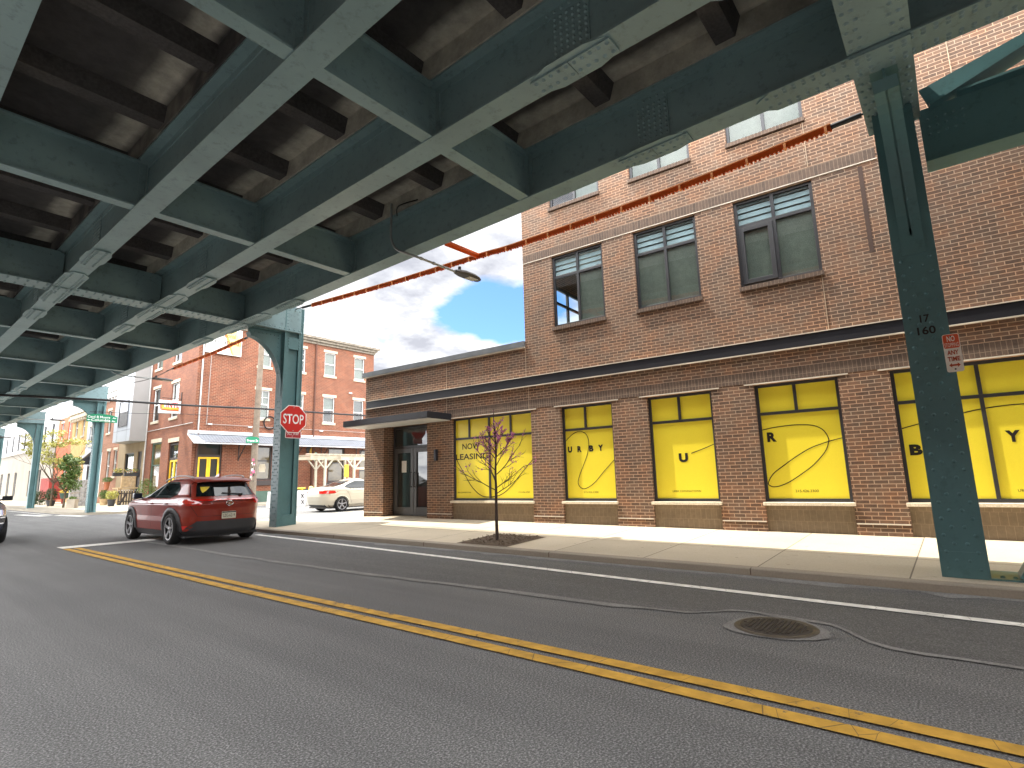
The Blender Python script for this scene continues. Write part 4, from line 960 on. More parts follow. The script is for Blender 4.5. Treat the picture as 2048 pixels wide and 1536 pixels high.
# cornice, roof, penthouse
mb = MB(); mb.box(-.02, -.12, 11.45-FZ, 13.25, .1, 11.62-FZ); mb.box(-.1, -.28, 11.62-FZ, 13.35, .1, 11.80-FZ); mb.box(-.15, -.42, 11.80-FZ, 13.5, .1, 11.95-FZ); mb.build('cornice', 'cornice', rb)
mb = MB(); mb.box(-.15, -.44, 11.951-FZ, 13.5, 8.1, 12.0-FZ); mb.build('roof', 'parapet', rb)
mb = MB(); mb.box(4.7, 2.0, 12.0-FZ, 9.9, 6.5, 13.4-FZ, 0); mb.box(4.6, 1.9, 13.4-FZ, 10.0, 6.6, 13.55-FZ, 1); mb.build('penthouse', [pm('roof_stucco', (.42, .40, .36), .9, 0, .25, 6), 'parapet'], rb)
mb = MB(); mb.tube([(11.3, .5, 12-FZ), (11.2, .5, 13.2-FZ)], .035, 6); mb.box(11.2, .4, 13.0-FZ, 11.6, .6, 13.28-FZ); mb.tube([(8.8, 2.2, 13.5-FZ), (8.75, 2.2, 14.6-FZ)], .02, 6); mb.build('roof_light', 'pipe', rb)
# tin awning
mb = MB(); nseg = 150; aw = [(13.0+i*(26.5-13.0)/nseg) for i in range(nseg+1)]
vs = []
for i, x in enumerate(aw):
    h = .03 if i % 2 else 0; vs += [(x-RX, -.02, 4.42+h-FZ), (x-RX, -1.02, 3.86+h-FZ)]
mb.add(vs, [(2*i, 2*i+1, 2*i+3, 2*i+2) for i in range(nseg)])
mb.box(13.0-RX, -.1, 4.44-FZ, 13.2, -.0, 4.64-FZ, 1); mb.box(13.0-RX, -1.03, 3.78-FZ, 13.2, -1.0, 3.85-FZ, 1); mb.bar((13.0-RX, -.02, 4.40-FZ), (13.0-RX, -1.02, 3.84-FZ), .04, .07, 1)
for x in (16.1, 20.0, 22.0, 25.0): mb.bar((x-RX, 0, 2.9-FZ), (x-RX, -.95, 3.80-FZ), .05, .05, 2); mb.bar((x-RX, -.02, 2.8-FZ), (x-RX, -.02, 4.3-FZ), .05, .05, 2)
mb.build('awning', ['tin', 'parapet', 'dark'], rb)
# doors and shop windows
def yellow_doors(parent, x0, x1, zt, z_top, dp=.2):
    mb = MB(); frame(mb, x0, x1, .0, z_top, .08, dp, .1); mb.box(x0+.1, .08, zt, x1-.1, dp, zt+.14); d = mb.build('doorway', 'dark', parent)
    mb = MB(); xm = (x0+x1)/2
    for a, b in ((x0+.1, xm-.004), (xm+.004, x1-.1)):
        frame(mb, a, b, .02, zt-.01, .10, .16, .11); mb.box(a+.11, .10, .13, b-.11, .16, .75)
    mb.build('leaf', 'yellow', d)
    mb = MB(); mb.quad((x0+.1, .15, .7), (x1-.1, .15, .7), (x1-.1, .15, zt), (x0+.1, .15, zt)); mb.quad((x0+.1, .17, zt+.14), (x1-.1, .17, zt+.14), (x1-.1, .17, z_top-.1), (x0+.1, .17, z_top-.1)); mb.build('pane', 'gl', d); return d
yellow_doors(rb, *gops[0][:2], 2.92, 3.8)
d2 = yellow_doors(rb, *gso[1][:2], 2.85, 3.9); d2.rotation_euler = (0, 0, -PI/2)
def shopwin(x0, x1, z0, z1, mat='dark', rot=False):
    mb = MB(); frame(mb, x0, x1, z0, z1, .06, .15, .1); mb.box(x0+.1, .07, z0+(z1-z0)*.55, x1-.1, .15, z0+(z1-z0)*.55+.06); mb.box(x0-.1, -.1, z0-.35, x1+.1, -.003, z0-.02)
    f = mb.build('shop_window', mat, rb); mb = MB(); mb.quad((x0+.1, .13, z0+.1), (x1-.1, .13, z0+.1), (x1-.1, .13, z1-.1), (x0+.1, .13, z1-.1)); mb.build('pane', pm('dim_shop_glass', (.10, .075, .035), .08, 0, .3, 2, spec=.7), f)
    if rot: f.rotation_euler = (0, 0, -PI/2)
    return f
f = shopwin(*gops[1][:4]); mb = MB(); mb.prism([(17.55-RX, 1.95), (17.95-RX, 1.95), (18.0-RX, 2.25), (17.92-RX, 2.5), (17.58-RX, 2.5), (17.5-RX, 2.25)], .115, .12, 'xz'); mb.build('window_poster', 'cream', f)
shopwin(*gops[2][:4]); shopwin(*gops[3][:4]); shopwin(*gso[0][:4], mat='green', rot=True)
mb = MB()
for o_ in (gso[0], gso[1]): mb = MB(); mb.box(o_[0]-.1, -.04, o_[3]+.003, o_[1]+.1, .05, o_[3]+.27); o = mb.build('lintel', 'cream', rb); o.rotation_euler = (0, 0, -PI/2)
mb = MB(); mb.box(15.1-RX, -.03, -.1, 17.1-RX, -.002, .75); mb.box(17.1-RX, -.03, -.1, 22.5-RX, -.002, .72); mb.build('plinth', 'green', rb)
mb = MB(); mb.tube([(.25, -.07, 11.4), (.25, -.07, 4.35)], .05, 8, 0); mb.tube([(.75, -.03, 10.2), (.72, -.03, 4.9)], .014, 6, 0); mb.tube([(.3, -.06, 4.4), (.15, -.06, .3)], .05, 8, 1); mb.tube([(21.3-RX, -.07, 11.4), (21.3-RX, -.07, 4.4)], .06, 8, 1); mb.tube([(21.3-RX, -.07, 3.9), (21.3-RX, -.07, .2)], .09, 8, 1); mb.tube([(.75, -.03, 4.95), (13.1, -.03, 4.95)], .013, 6, 0)
mb.tube([(-.05, 8.0, 11.4), (-.05, 8.0, .2)], .05, 8, 0); mb.tube([(-.04, .1, 5.0), (-.04, 8.0, 5.0)], .025, 6, 0)
mb.build('downpipe', ['pipe', pm('rusty_iron', (.10, .04, .025), .8)], rb)
for x, z in ((.8, 4.9), (3.3, 4.85), (10.9, 7.9), (8.5, 4.85)): mb = MB(); mb.box(x, -.14, z, x+.22, -.002, z+.09); mb.build('flood_light', 'white', rb)
t = thing('wall_sign', (14.75, 35.93, 10.45), 0, 'white sign board with orange stripes and black lettering high on the red brick wall', 'sign')
mb = MB(); mb.box(-1.12, -.10, -.85, 1.08, .0, .92); mb.build('board', 'swhite', t, bevel=.02)
mb = MB(); mb.add([(x, -.103, z) for x, z in ((-.2, .9), (.25, .9), (.95, -.7), (.45, -.83))], [(0, 1, 2, 3)], 0); mb.add([(x, -.106, z) for x, z in ((.0, .9), (.65, .9), (1.04, .0), (1.04, -.8), (.55, -.83))], [(0, 1, 2, 3, 4)], 1)
mb.build('stripe', [flat('sign_orange_band', (.85, .30, .06)), flat('sign_yellow_band', (.88, .62, .20))], t)
text('national', -.35, .65, .28, .56, -.11, 'ink', t, bold=.01); text('international', -1.05, .98, -.18, .16, -.11, 'ink', t, bold=.01)
text('HOUSE BAR', -.75, -.2, -.45, -.34, -.11, 'ink', t) if False else None
t = thing('projecting_sign', (12.65, 38.2, 6.25), 0, 'white projecting sign with orange stripes and red INTL letters', 'sign')
mb = MB(); mb.box(-.62, -.06, -.42, .62, .06, .4); mb.build('board', 'swhite', t, bevel=.015)
mb = MB()
for k, (o_, mi) in enumerate(((.0, 0), (.09, 1), (.18, 2))):
    pts = [(-.52+o_*.8, .18), (-.52+o_*.8, -.05+o_*.4), (-.40+o_*.5, -.21+o_*.8), (.5, -.21+o_*.8)]
    mb.ribbon(smooth_pts(pts, 4), .07, -.063-.001*k, mi)
mb.build('stripe', [flat('stripe_red', (.7, .10, .02)), flat('stripe_orange', (.85, .35, .03)), flat('stripe_yellow', (.88, .58, .08))], t)
text('INTL', -.22, .52, -.06, .28, -.068, 'sred', t, bold=.02)
mb = MB(); mb.bar((.62, 0, .55), (-.5, 0, .55), .03, .03); mb.bar((.63, 0, .2), (.63, 0, 1.0), .05, .05); mb.bar((0, 0, .4), (0, 0, .55), .02, .02); mb.build('bracket', 'dark', t)
t = thing('heart_mural', (21.25, 35.98, 3.25), 0, 'three coloured rounded panels grouped on dark backing under the tin awning', 'wall art')
def blob(cx0, cz0, a, b, rot=0, k=18): return [(cx0+a*math.cos(u)*math.cos(rot)-b*math.sin(u)*math.sin(rot), cz0+a*math.cos(u)*math.sin(rot)+b*math.sin(u)*math.cos(rot)) for u in [2*PI*i/k for i in range(k)]]
for nm, pl, col, y in (('backing', blob(-.12, .38, .34, .28), 'dark', 0), ('panel', blob(-.30, -.12, .22, .26, .3), pm('salmon', (.7, .28, .24), .6), -.02), ('panel', blob(-.02, .06, .20, .50), pm('ochre', (.5, .30, .04), .6), -.04), ('panel', blob(.28, -.15, .17, .36), pm('mint', (.28, .48, .40), .6), -.06)):
    mb = MB(); mb.prism(pl, y-.02, y, 'xz'); mb.build(nm, col, t)
t = thing('bicycle_tyre', (18.0, 35.88, 5.36), 0, 'black bicycle tyre hung on the red brick wall by the timber pole', 'tyre')
mb = MB(); mb.tube([(.40*math.cos(a), 0, .43*math.sin(a)) for a in [2*PI*k/36 for k in range(37)]], .045, 8, cap=False); mb.build('tyre', 'rub', t)
# pole with its street sign
t = thing('utility_pole', (15.98, 33.6, .12), 0, 'weathered leaning timber utility pole plastered with handbills', 'pole')
mb = MB(); mb.tube([(0, 0, 0), (.02, 0, 4), (.12, 0, 11.5)], [.21, .185, .15], 12); mb.build('shaft', 'wood', t)
mb = MB(); random.seed(6)
for k in range(34):
    a = -PI/2+random.uniform(-1.2, 1.2); z = random.uniform(1.0, 2.6); w = random.uniform(.06, .14); h = random.uniform(.06, .2)
    q = .207-.006*z; p = [(q*math.cos(a+s_*w/.4), q*math.sin(a+s_*w/.4), z+v*h) for s_, v in ((-1, 0), (1, 0), (1, 1), (-1, 1))]; mb.add(p, [(0, 1, 2, 3)], random.choice([0, 0, 1, 2, 3]))
mb.build('handbill', ['dark', 'swhite', pm('pink_paper', (.7, .1, .25), .7), 'cream'], t)
t = thing('street_name_sign', (15.7, 33.33, 3.78), 0, 'small green street name sign on the timber pole', 'street sign')
mb = MB(); mb.prism([(-.4, 0), (.4, 0), (.4, .30), (.25, .37), (0, .39), (-.25, .37), (-.4, .30)], -.01, .01, 'xz'); mb.build('plate', 'sgreen', t); text('Front St', -.34, .34, .07, .22, -.013, 'swhite', t, bold=.01)

# ---------------------------------------------------------------- row houses up the street (frame: local x = -Y, local y = +X)
def house(name, label, y0, y1, zt, mat, wins, depth=9, x=13.3, cornice=None, base=None):
    t = thing(name, (x, y1, FZ), -PI/2, label, 'house'); L_ = y1-y0
    W = [(y1-b, y1-a, c-FZ, d-FZ, .15) for a, b, c, d, *_ in wins]
    mb = MB(); wall(mb, 0, L_, -.2, zt-FZ, W); mb.quad((0, depth, -.2), (0, 0, -.2), (0, 0, zt-FZ), (0, depth, zt-FZ)); mb.quad((L_, 0, -.2), (L_, depth, -.2), (L_, depth, zt-FZ), (L_, 0, zt-FZ)); mb.quad((0, depth, -.2), (L_, depth, -.2), (L_, depth, zt-FZ), (0, depth, zt-FZ)); mb.build('wall', mat, t)
    mb = MB(); mb.quad((0, 0, zt-FZ), (L_, 0, zt-FZ), (L_, depth, zt-FZ), (0, depth, zt-FZ)); mb.build('roof', 'coping', t)
    for w_, o_ in zip(wins, W):
        k = w_[4] if len(w_) > 4 else 'sash'
        if k == 'door':
            mb = MB(); frame(mb, *o_[:4], .06, .15, .07); mb.box(o_[0]+.07, .09, o_[2]+.0, o_[1]-.07, .15, o_[3]-.07); mb.build('door', w_[5], t)
        elif k == 'dark': sash(t, *o_[:4], mat='anod', sill=None, lint=None)
        else: sash(t, *o_[:4])
    if cornice: mb = MB(); mb.box(-.0, -.3, zt-.5-FZ, L_, -.002, zt+.02-FZ); mb.box(0, -.42, zt-.12-FZ, L_, -.3, zt+.06-FZ); [mb.box(L_*k/8+.1, -.28, zt-.75-FZ, L_*k/8+.25, -.003, zt-.5-FZ) for k in range(8)]; mb.build('cornice', cornice, t)
    return t
random.seed(31)
h = house('rowhouse', 'beige stucco house with a projecting grey metal bay above its door', 44.1, 50.0, 12.6, 'beige', [(46.4, 48.4, 1.3, 3.8, 'dark'), (44.75, 45.65, .3, 3.82, 'door', 'dark')])
mb = MB()
def hb(y): return 50.0-y
mb.add([(hb(48.1), -.95, 4.55-FZ), (hb(44.4), -.95, 4.5-FZ), (hb(44.1)-.05, 0, 4.5-FZ), (hb(48.6), 0, 4.5-FZ), (hb(48.1), -.95, 12.4-FZ), (hb(44.4), -.95, 12.4-FZ), (hb(44.1)-.05, 0, 12.4-FZ), (hb(48.6), 0, 12.4-FZ)], [(3, 2, 1, 0), (4, 5, 6, 7), (0, 1, 5, 4), (3, 0, 4, 7)], 0)
mb.add([(hb(44.4), -.95, 4.5-FZ), (hb(44.1)-.05, 0, 4.5-FZ), (hb(44.1)-.05, 0, 12.4-FZ), (hb(44.4), -.95, 12.4-FZ)], [(0, 1, 2, 3)], 1)
for z in (5.3, 7.6, 9.0): mb.box(hb(48.1), -.956, z-FZ, hb(44.4), -.951, z+.03-FZ, 2)
for y in (47.2, 45.1): mb.box(hb(y)-.012, -.957, 4.56-FZ, hb(y)+.012, -.951, 12.3-FZ, 2)
bay = mb.build('bay', ['greypanel', 'greyside', 'coping'], h)
mb = MB(); frame(mb, hb(47.1), hb(45.1), 5.6-FZ, 7.45-FZ, -.99, -.94, .05); f = mb.build('bay_window', 'anod', bay)
mb = MB(); mb.quad((hb(47.1), -.962, 5.6-FZ), (hb(45.1), -.962, 5.6-FZ), (hb(45.1), -.962, 7.45-FZ), (hb(47.1), -.962, 7.45-FZ)); mb.build('bay_pane', 'gl', bay)
house('rowhouse', 'orange brick row house with white lintels and bracketed white cornice', 50.0, 56, 9.0, 'obrick', [(50.3, 51.1, 2.2, 4.2), (52.0, 52.8, 1.8, 4.2), (54.2, 55.1, .6, 4.2, 'door', 'white'), (50.4, 51.2, 5.7, 7.5), (52.6, 53.5, 5.7, 7.5), (54.5, 55.3, 5.7, 7.5)], cornice='white')
h = house('rowhouse', 'narrow grey sided house with a black door awning', 56, 59.3, 8.4, 'greypanel', [(57.0, 58.2, .4, 3.2, 'door', 'dark'), (56.8, 58.5, 5.0, 6.6)])
mb = MB(); mb.prism([(0, 4.4), (-.9, 3.4), (-.9, 3.2), (0, 3.2)], hb(58.3)+9.3, hb(56.9)+9.3, 'yz'); mb.build('awning', 'black', h)
house('rowhouse', 'pale yellow row house with tall narrow windows', 59.3, 64.3, 8.15, 'ystucco', [(60.2, 61.0, 6.0, 7.7), (62.5, 63.4, 6.0, 7.7), (60.2, 61.0, 1.8, 4.0), (62.5, 63.4, .6, 4.0, 'door', 'white')], cornice='cream')
house('rowhouse', 'coral painted row house between the yellow and white buildings', 64.3, 69.8, 8.2, 'ostucco', [(65.0, 65.9, 5.9, 7.7), (67.6, 68.6, 5.9, 7.7), (65.2, 66.2, 1.6, 3.8)])
wins = [(a, a+1.0, 6.0, 8.0, 'dark') for a in (71.5, 75, 78, 81.5, 85, 88.5, 92, 96)]+[(a, a+1.4, .6, 3.4, 'dark') for a in (74.8, 77, 79.3, 87.2, 91.5, 96)]
wb = house('warehouse', 'long white building with lap siding over a stuccoed ground floor', 69.8, 110, 9.7, 'siding', wins, depth=14)
mb = MB(); W = [(110-b, 110-a, c-FZ, d-FZ, .1) for a, b, c, d, *_ in wins if c < 5]; wall(mb, 0, 40.2, -.2, 5.5-FZ, W, y=-.08, depth=.08); mb.box(0, -.14, 5.5-FZ, 40.2, -.003, 5.62-FZ); mb.build('ground_floor', 'wstucco', wb)

# ---------------------------------------------------------------- pavement furniture of the far block
def bush(name, loc, rx, rz_, leaf, label, cat='shrub', n=700, size=.05, group=None, pot=None, potm='pot'):
    t = thing(name, loc, random.uniform(0, 6), label, cat, group); z0 = 0
    if pot:
        r0, r1, hh = pot; mb = MB(); mb.lathe([(0, 0), (r0, 0), (r1, hh), (r1+.03, hh), (r1+.03, hh+.04), (r1-.03, hh+.04), (r1-.04, hh-.03), (0, hh-.03)], n=16 if potm != 'potc' else 4, sm=False); mb.build('pot', potm, t); z0 = hh
    mb = MB()
    mb.tube([(0, 0, z0-.05), (0, 0, z0+rz_)], [.03, .012], 6); mb.build('stem', 'bark2', t)
    mb = MB(); leaves(mb, [((0, 0, z0+rz_), (rx, rx, rz_))], n, size); mb.build('foliage', leaf, t); return t
def leaves(mb, blobs, n, size, hollow=.45):
    for (c, r_) in blobs:
        for _ in range(n):
            while True:
                v = Vector((random.uniform(-1, 1), random.uniform(-1, 1), random.uniform(-1, 1)))
                if hollow < v.length < 1+.18*math.sin(7*v.x+5*v.z): break
            p = Vector((c[0]+v.x*r_[0], c[1]+v.y*r_[1], c[2]+v.z*r_[2]))
            a = Vector((random.gauss(0, 1), random.gauss(0, 1), random.gauss(0, 1))).normalized(); b = a.orthogonal().normalized(); s_ = size*random.uniform(.5, 1.3)
            mb.add([p-a*s_, p+b*s_*.55, p+a*s_, p-b*s_*.55], [(0, 1, 2, 3)], 0)
random.seed(14)
bush('planter', (10.3, 60, .12), .35, .16, 'leafd', 'tall dark tapered planter nearest the far column', 'planter', 150, .06, None, (.24, .34, .74))
bush('shrub', (10.05, 56, .12), .5, .55, 'leafd', 'dark clipped shrub behind the round black pot', n=900, size=.06)
bush('planter', (9.85, 51.5, .12), .36, .45, 'leafd', 'round black pot with a dark clipped bush', 'planter', 800, .05, None, (.2, .28, .36))
bush('planter', (9.28, 43, .12), .2, .1, 'leafg', 'square pale concrete planter at the kerb', 'planter', 120, .05, None, (.30, .32, .52), 'potc')
bush('planter', (10.35, 50.3, .62), .32, .14, 'petal', 'raised green planter with pale flowers under the small tree', 'planter', 200, .05, None, (.2, .3, .36), 'green')
bush('planter', (11.3, 43, .12), .34, .3, 'leafy', 'black pot with a yellow green bush by the picket fence', 'planter', 600, .05, None, (.17, .22, .4))
bush('planter', (11.8, 46.6, .12), .3, .32, 'leafg', 'wooden tub with a green bush between two pots', 'planter', 600, .05, None, (.2, .24, .4), 'planks')
bush('planter', (11.35, 47.3, .12), .22, .12, 'leafg', 'grey stone tub beside the column foot', 'planter', 150, .05, None, (.2, .25, .5), 'potc')
bush('planter', (12.75, 50.0, 1.1), .3, .2, 'leafg', 'terracotta urn of greenery on the house steps', 'planter', 260, .05, None, (.12, .2, .6), 'terra')
bush('shrub', (12.5, 40.6, .12), .5, .85, 'leafg', 'white flecked shrub against the red corner building', n=1300, size=.05)
def flowerbox(loc, w, label, mats):
    t = thing('flower_box', loc, 0, label, 'flower box', 'flower boxes'); mb = MB(); mb.box(-w/2, -.12, 0, w/2, .12, .25); mb.build('box', 'pot', t, bevel=.01)
    for m_, n in mats:
        mb = MB(); leaves(mb, [((0, 0, .38), (w/2, .2, .2))], n, .04, .0); mb.build('flowers', m_, t)
flowerbox((12.65, 47.3, 2.12), .6, 'dark flower box filled with yellow blooms', [('leafg', 250), ('petal', 160)])
flowerbox((12.95, 45.4, 2.06), .85, 'dark flower box with red and yellow blooms on the cedar screen', [('leafg', 350), ('petal', 90), ('petalr', 60)])
t = thing('cedar_screen', (12.8, 45.3, .12), 0, 'horizontal cedar board screen on a raised wooden deck', 'screen')
mb = MB()
for k in range(8): mb.box(-.42, -.03, 1.2+k*.095, .42, .03, 1.28+k*.095)
mb.box(-.42, .03, .1, -.36, .08, 2.0); mb.box(.36, .03, .1, .42, .08, 2.0); mb.build('boards', 'planks', t)
mb = MB(); mb.box(-.6, -.1, 1.08, .75, 1.2, 1.18); mb.box(-.6, -.05, 0, -.5, .05, 1.08); mb.build('deck', 'planks', t)
t = thing('picket_fence', (12.75, 44.8, .12), 0, 'small black picket fence with white post tops', 'fence')
mb = MB()
for k in range(9): mb.box(-.62+k*.155, -.02, 0, -.56+k*.155, .02, .95, 0); mb.box(-.61+k*.155, -.015, .951, -.57+k*.155, .015, 1.0, 1)
for z in (.2, .75): mb.box(-.62, .021, z, .74, .05, z+.07, 0)
mb.bar((-.55, -.06, 0), (-.15, -.06, .8), .1, .1, 0); mb.build('pickets', ['dark', 'white'], t)
t = thing('stone_steps', (10.5, 47.4, .12), 0, 'low rough grey stone garden wall behind the column', 'wall')
mb = MB(); random.seed(3)
for j in range(6):
    x = -.45
    while x < .42:
        w = random.uniform(.16, .34); mb.box(x, random.uniform(-.04, .0), j*.3, min(x+w-.01, .46), .4, j*.3+.285); x += w
mb.build('stones', pm('rough_grey_stone', (.36, .35, .34), .9, 0, .3, 5, .4, 25, .6), t, bevel=.02)
t = thing('red_container', (11.3, 58, .12), 0, 'rust red boxed enclosure behind the small street tree', 'container')
mb = MB(); mb.box(-.55, -.5, .35, .55, 2.5, 2.1); mb.box(-.5, -.4, 0, -.4, -.3, .35); mb.box(.4, -.4, 0, .5, -.3, .35); mb.build('body', 'redbox', t, bevel=.02)

# barricades, bollards and pergola in front of the corner building
for x, w, lb in ((15.0, .75, 'leftmost white barricade panel with black crosses behind the column'), (16.45, .5, 'white barricade panel with black crosses right of the column'), (17.05, .42, 'white barricade panel nearest the pale sedan')):
    t = thing('barricade', (x, 29.0, 0), 0, lb, 'barricade', 'white barricade panels'); mb = MB()
    mb.prism([(-.42, 0), (.42, 0), (.30, .86), (-.30, .86)], -w/2*.6, w/2*.6, 'yz'); o = mb.build('panel', 'white', t, bevel=.02)
    o.rotation_euler = (0, 0, 0)
    mb = MB()
    for zc_, s_ in ((.58, .12), (.25, .12)):
        yy = -.42+(.12)*zc_/.86-.018
        for sg in (-1, 1): mb.bar((-.03*0-s_*.7, yy-.0, zc_-sg*s_), (s_*.7, yy, zc_+sg*s_), .03, .03)
    mb.build('cross', 'ink', t)
t = thing('guard_rail', (17.3, 30, 0), 0, 'yellow steel guard rail behind the white barricades', 'rail')
mb = MB(); mb.tube([(-1.1, .3, .95), (.25, .3, .98)], .06, 8); mb.tube([(.02, .3, 0), (.02, .3, .95)], .09, 10); mb.build('rail', pm('yellow_steel', (.55, .36, .03), .5, 0, .2, 5), t)
t = thing('bollard', (17.75, 30, 0), 0, 'pale yellow round topped bollard behind the sedan boot', 'bollard')
mb = MB(); mb.lathe([(.13, 0), (.13, 1.0), (.10, 1.07), (0, 1.1)], n=16); mb.build('post', pm('pale_yellow', (.75, .58, .16), .5), t)
t = thing('pergola', (21.5, 33.2, 0), 0, 'cream painted timber pergola in front of the corner building', 'pergola')
ctm = pm('cream_timber', (.50, .46, .36), .6)
for x, y in ((-.87, 0), (1.0, -.6), (-.6, 1.6), (1.6, 1.4), (3.2, -.6)):
    mb = MB(); mb.box(x-.07, y-.07, 0, x+.07, y+.07, 2.9)
    for s_ in (-1, 1): mb.bar((x, y, 2.15), (x+s_*.62, y, 2.85), .1, .08)
    mb.build('post', ctm, t)
mb = MB(); mb.bar((-2.0, 0, 2.93), (3.8, 0, 2.93), .08, .24); mb.bar((-.1, -.6, 2.88), (3.8, -.6, 2.88), .08, .24); mb.bar((-2, 1.5, 2.93), (3.8, 1.5, 2.93), .08, .2); mb.bar((.9, -.55, 2.2), (3.8, -.55, 2.2), .06, .16)
for k in range(14): mb.box(-2.0+k*.42, -.9, 3.06, -1.95+k*.42, 1.9, 3.14)
mb.box(-2.3, -.03, 3.15, 3.8, .05, 3.2); mb.build('beam', M['cream'], t)
t = thing('hanging_sign', (21.9, 32.6, 2.05), 0, 'small yellow notice hung on a pergola post', 'sign')
mb = MB(); mb.box(-.16, -.02, -.45, .16, .02, .4); mb.build('board', pm('acid_yellow', (.6, .52, .02), .5), t)
# ---------------------------------------------------------------- trees
def limb(mb, p, d, L_, r, depth, tips, up=.25, spread=.55, kids=(2, 3), seg=4):
    pts = [Vector(p)]; q = Vector(p); dd = Vector(d).normalized()
    for k in range(seg):
        dd = (dd+Vector((random.gauss(0, .09), random.gauss(0, .09), random.gauss(0, .06)+up*.12))).normalized(); q = q+dd*L_/seg; pts.append(q.copy())
    mb.tube(pts, [r*(1-.55*i/seg) for i in range(seg+1)], 5 if depth < 3 else 4, cap=False)
    tips.append((pts, depth))
    if depth <= 0: return
    for _ in range(random.randint(*kids)):
        i = random.randint(1, seg); a = Vector((random.gauss(0, 1), random.gauss(0, 1), random.gauss(.25, .6))).normalized()
        nd = (dd+a*spread).normalized(); limb(mb, pts[i], nd, L_*random.uniform(.5, .78), max(r*.5, .0032), depth-1, tips, up, spread, kids, seg)
t = thing('redbud_tree', (7.94, 6.9, walkz(7.94, 6.9)+.02), 0, 'young bare redbud tree with pink blossom growing in the pavement soil bed', 'tree')
random.seed(77); mb = MB(); tips = []
trunk = [(0, 0, -.02), (.0, .01, .45), (-.005, 0, .95), (.0, .01, 1.25), (.01, .0, 1.7), (.0, .03, 2.2), (.01, .03, 2.5)]
mb.tube(smooth_pts(trunk, 3), [.034-.028*(i/18) for i in range(19)], 8)
tips.append(([Vector(p) for p in trunk[4:]], 1))
def spray(p, d, L_, r, lvl):
    pts = [Vector(p)]; q = Vector(p); dd = Vector(d).normalized(); seg = 5 if lvl else 3
    for k in range(seg):
        dd = (dd+Vector((random.gauss(0, .12), random.gauss(0, .12), random.gauss(.035, .08)))).normalized(); q = q+dd*L_/seg; pts.append(q.copy())
    mb.tube(pts, [r*(1-.6*i/seg) for i in range(seg+1)], 5 if lvl > 1 else 4, cap=False); tips.append((pts, lvl))
    if not lvl: return
    for _ in range(random.randint(5, 7) if lvl == 2 else random.randint(2, 4)):
        f_ = random.uniform(.2, 1.0); i = min(seg-1, int(f_*seg)); a_ = pts[i].lerp(pts[i+1], random.random())
        side = Vector((random.gauss(0, 1), random.gauss(0, 1), random.gauss(.15, .5))).normalized(); spray(a_, (dd*.75+side*.75), L_*random.uniform(.28, .5), max(r*.5, .0028), lvl-1)
for k in range(17):
    u = k/16; z = .84+u*1.15+random.uniform(-.03, .03); a = k*2.4+random.uniform(-.3, .3)
    d = Vector((math.cos(a), math.sin(a), .55+.75*u)); spray((0, 0, z), d, (.66+.14*math.sin(PI*min(1, u*1.4))-.34*u)*random.uniform(.85, 1.1), .0105, 2)
mb.build('trunk', 'bark', t)
mb = MB()
for pts, dep in tips:
    for i in range(len(pts)-1):
        zz_ = pts[i].z; dens = 1.15 if zz_ > 1.55 else (.9 if zz_ > 1.25 else .2)
        if random.random() > dens*(.30+.30*math.sin(pts[0].x*9+pts[0].z*4+1)): continue
        for _ in range(int(random.uniform(1, 5)*dens)+0):
            p = pts[i].lerp(pts[i+1], random.random())+Vector((random.gauss(0, .012), random.gauss(0, .012), random.gauss(0, .012)))
            for _q in range(2):
                a = Vector((random.gauss(0, 1), random.gauss(0, 1), random.gauss(0, 1))).normalized(); b = a.orthogonal().normalized(); s_ = random.uniform(.009, .020)
                mb.add([p-a*s_, p+b*s_*.8, p+a*s_, p-b*s_*.8], [(0, 1, 2, 3)])
mb.build('blossom', 'bloom', t)
def small_tree(loc, hgt, crown, leaf, label, n, size, fork=True):
    t = thing('street_tree', loc, 0, label, 'tree'); mb = MB(); tips = []
    mb.tube([(0, 0, 0), (.03, 0, hgt*.3)], [.07, .055], 7)
    for k in range(7 if fork else 4):
        a = k*2*PI/7+.3; limb(mb, (.03, 0, hgt*.28), (math.cos(a)*.8, math.sin(a)*.8, 1.0), hgt*.42, .035, 2, tips, .25, .6, (2, 3))
    mb.build('trunk', 'bark2', t)
    mb = MB(); leaves(mb, crown, int(n*1.7), size*1.1, .2); mb.build('crown', leaf, t); return t
random.seed(41)
cr = [((random.uniform(-1.3, 1.5), random.uniform(-1.3, 1.3), random.uniform(2.7, 5.3)), (random.uniform(.5, .95), random.uniform(.5, .9), random.uniform(.16, .34))) for _ in range(17)]
small_tree((9.75, 51.0, .12), 5.6, cr, 'leafy', 'airy yellow green street tree in front of the coral house', 120, .075)
cr = [((random.uniform(-.35, .35), random.uniform(-.35, .35), 1.3+.27*k), (.62-.05*k, .62-.05*k, .3)) for k in range(8)]
small_tree((9.3, 45.2, .12), 3.4, cr, 'leafg', 'dense small green tree beside the square concrete planter', 190, .07, False)

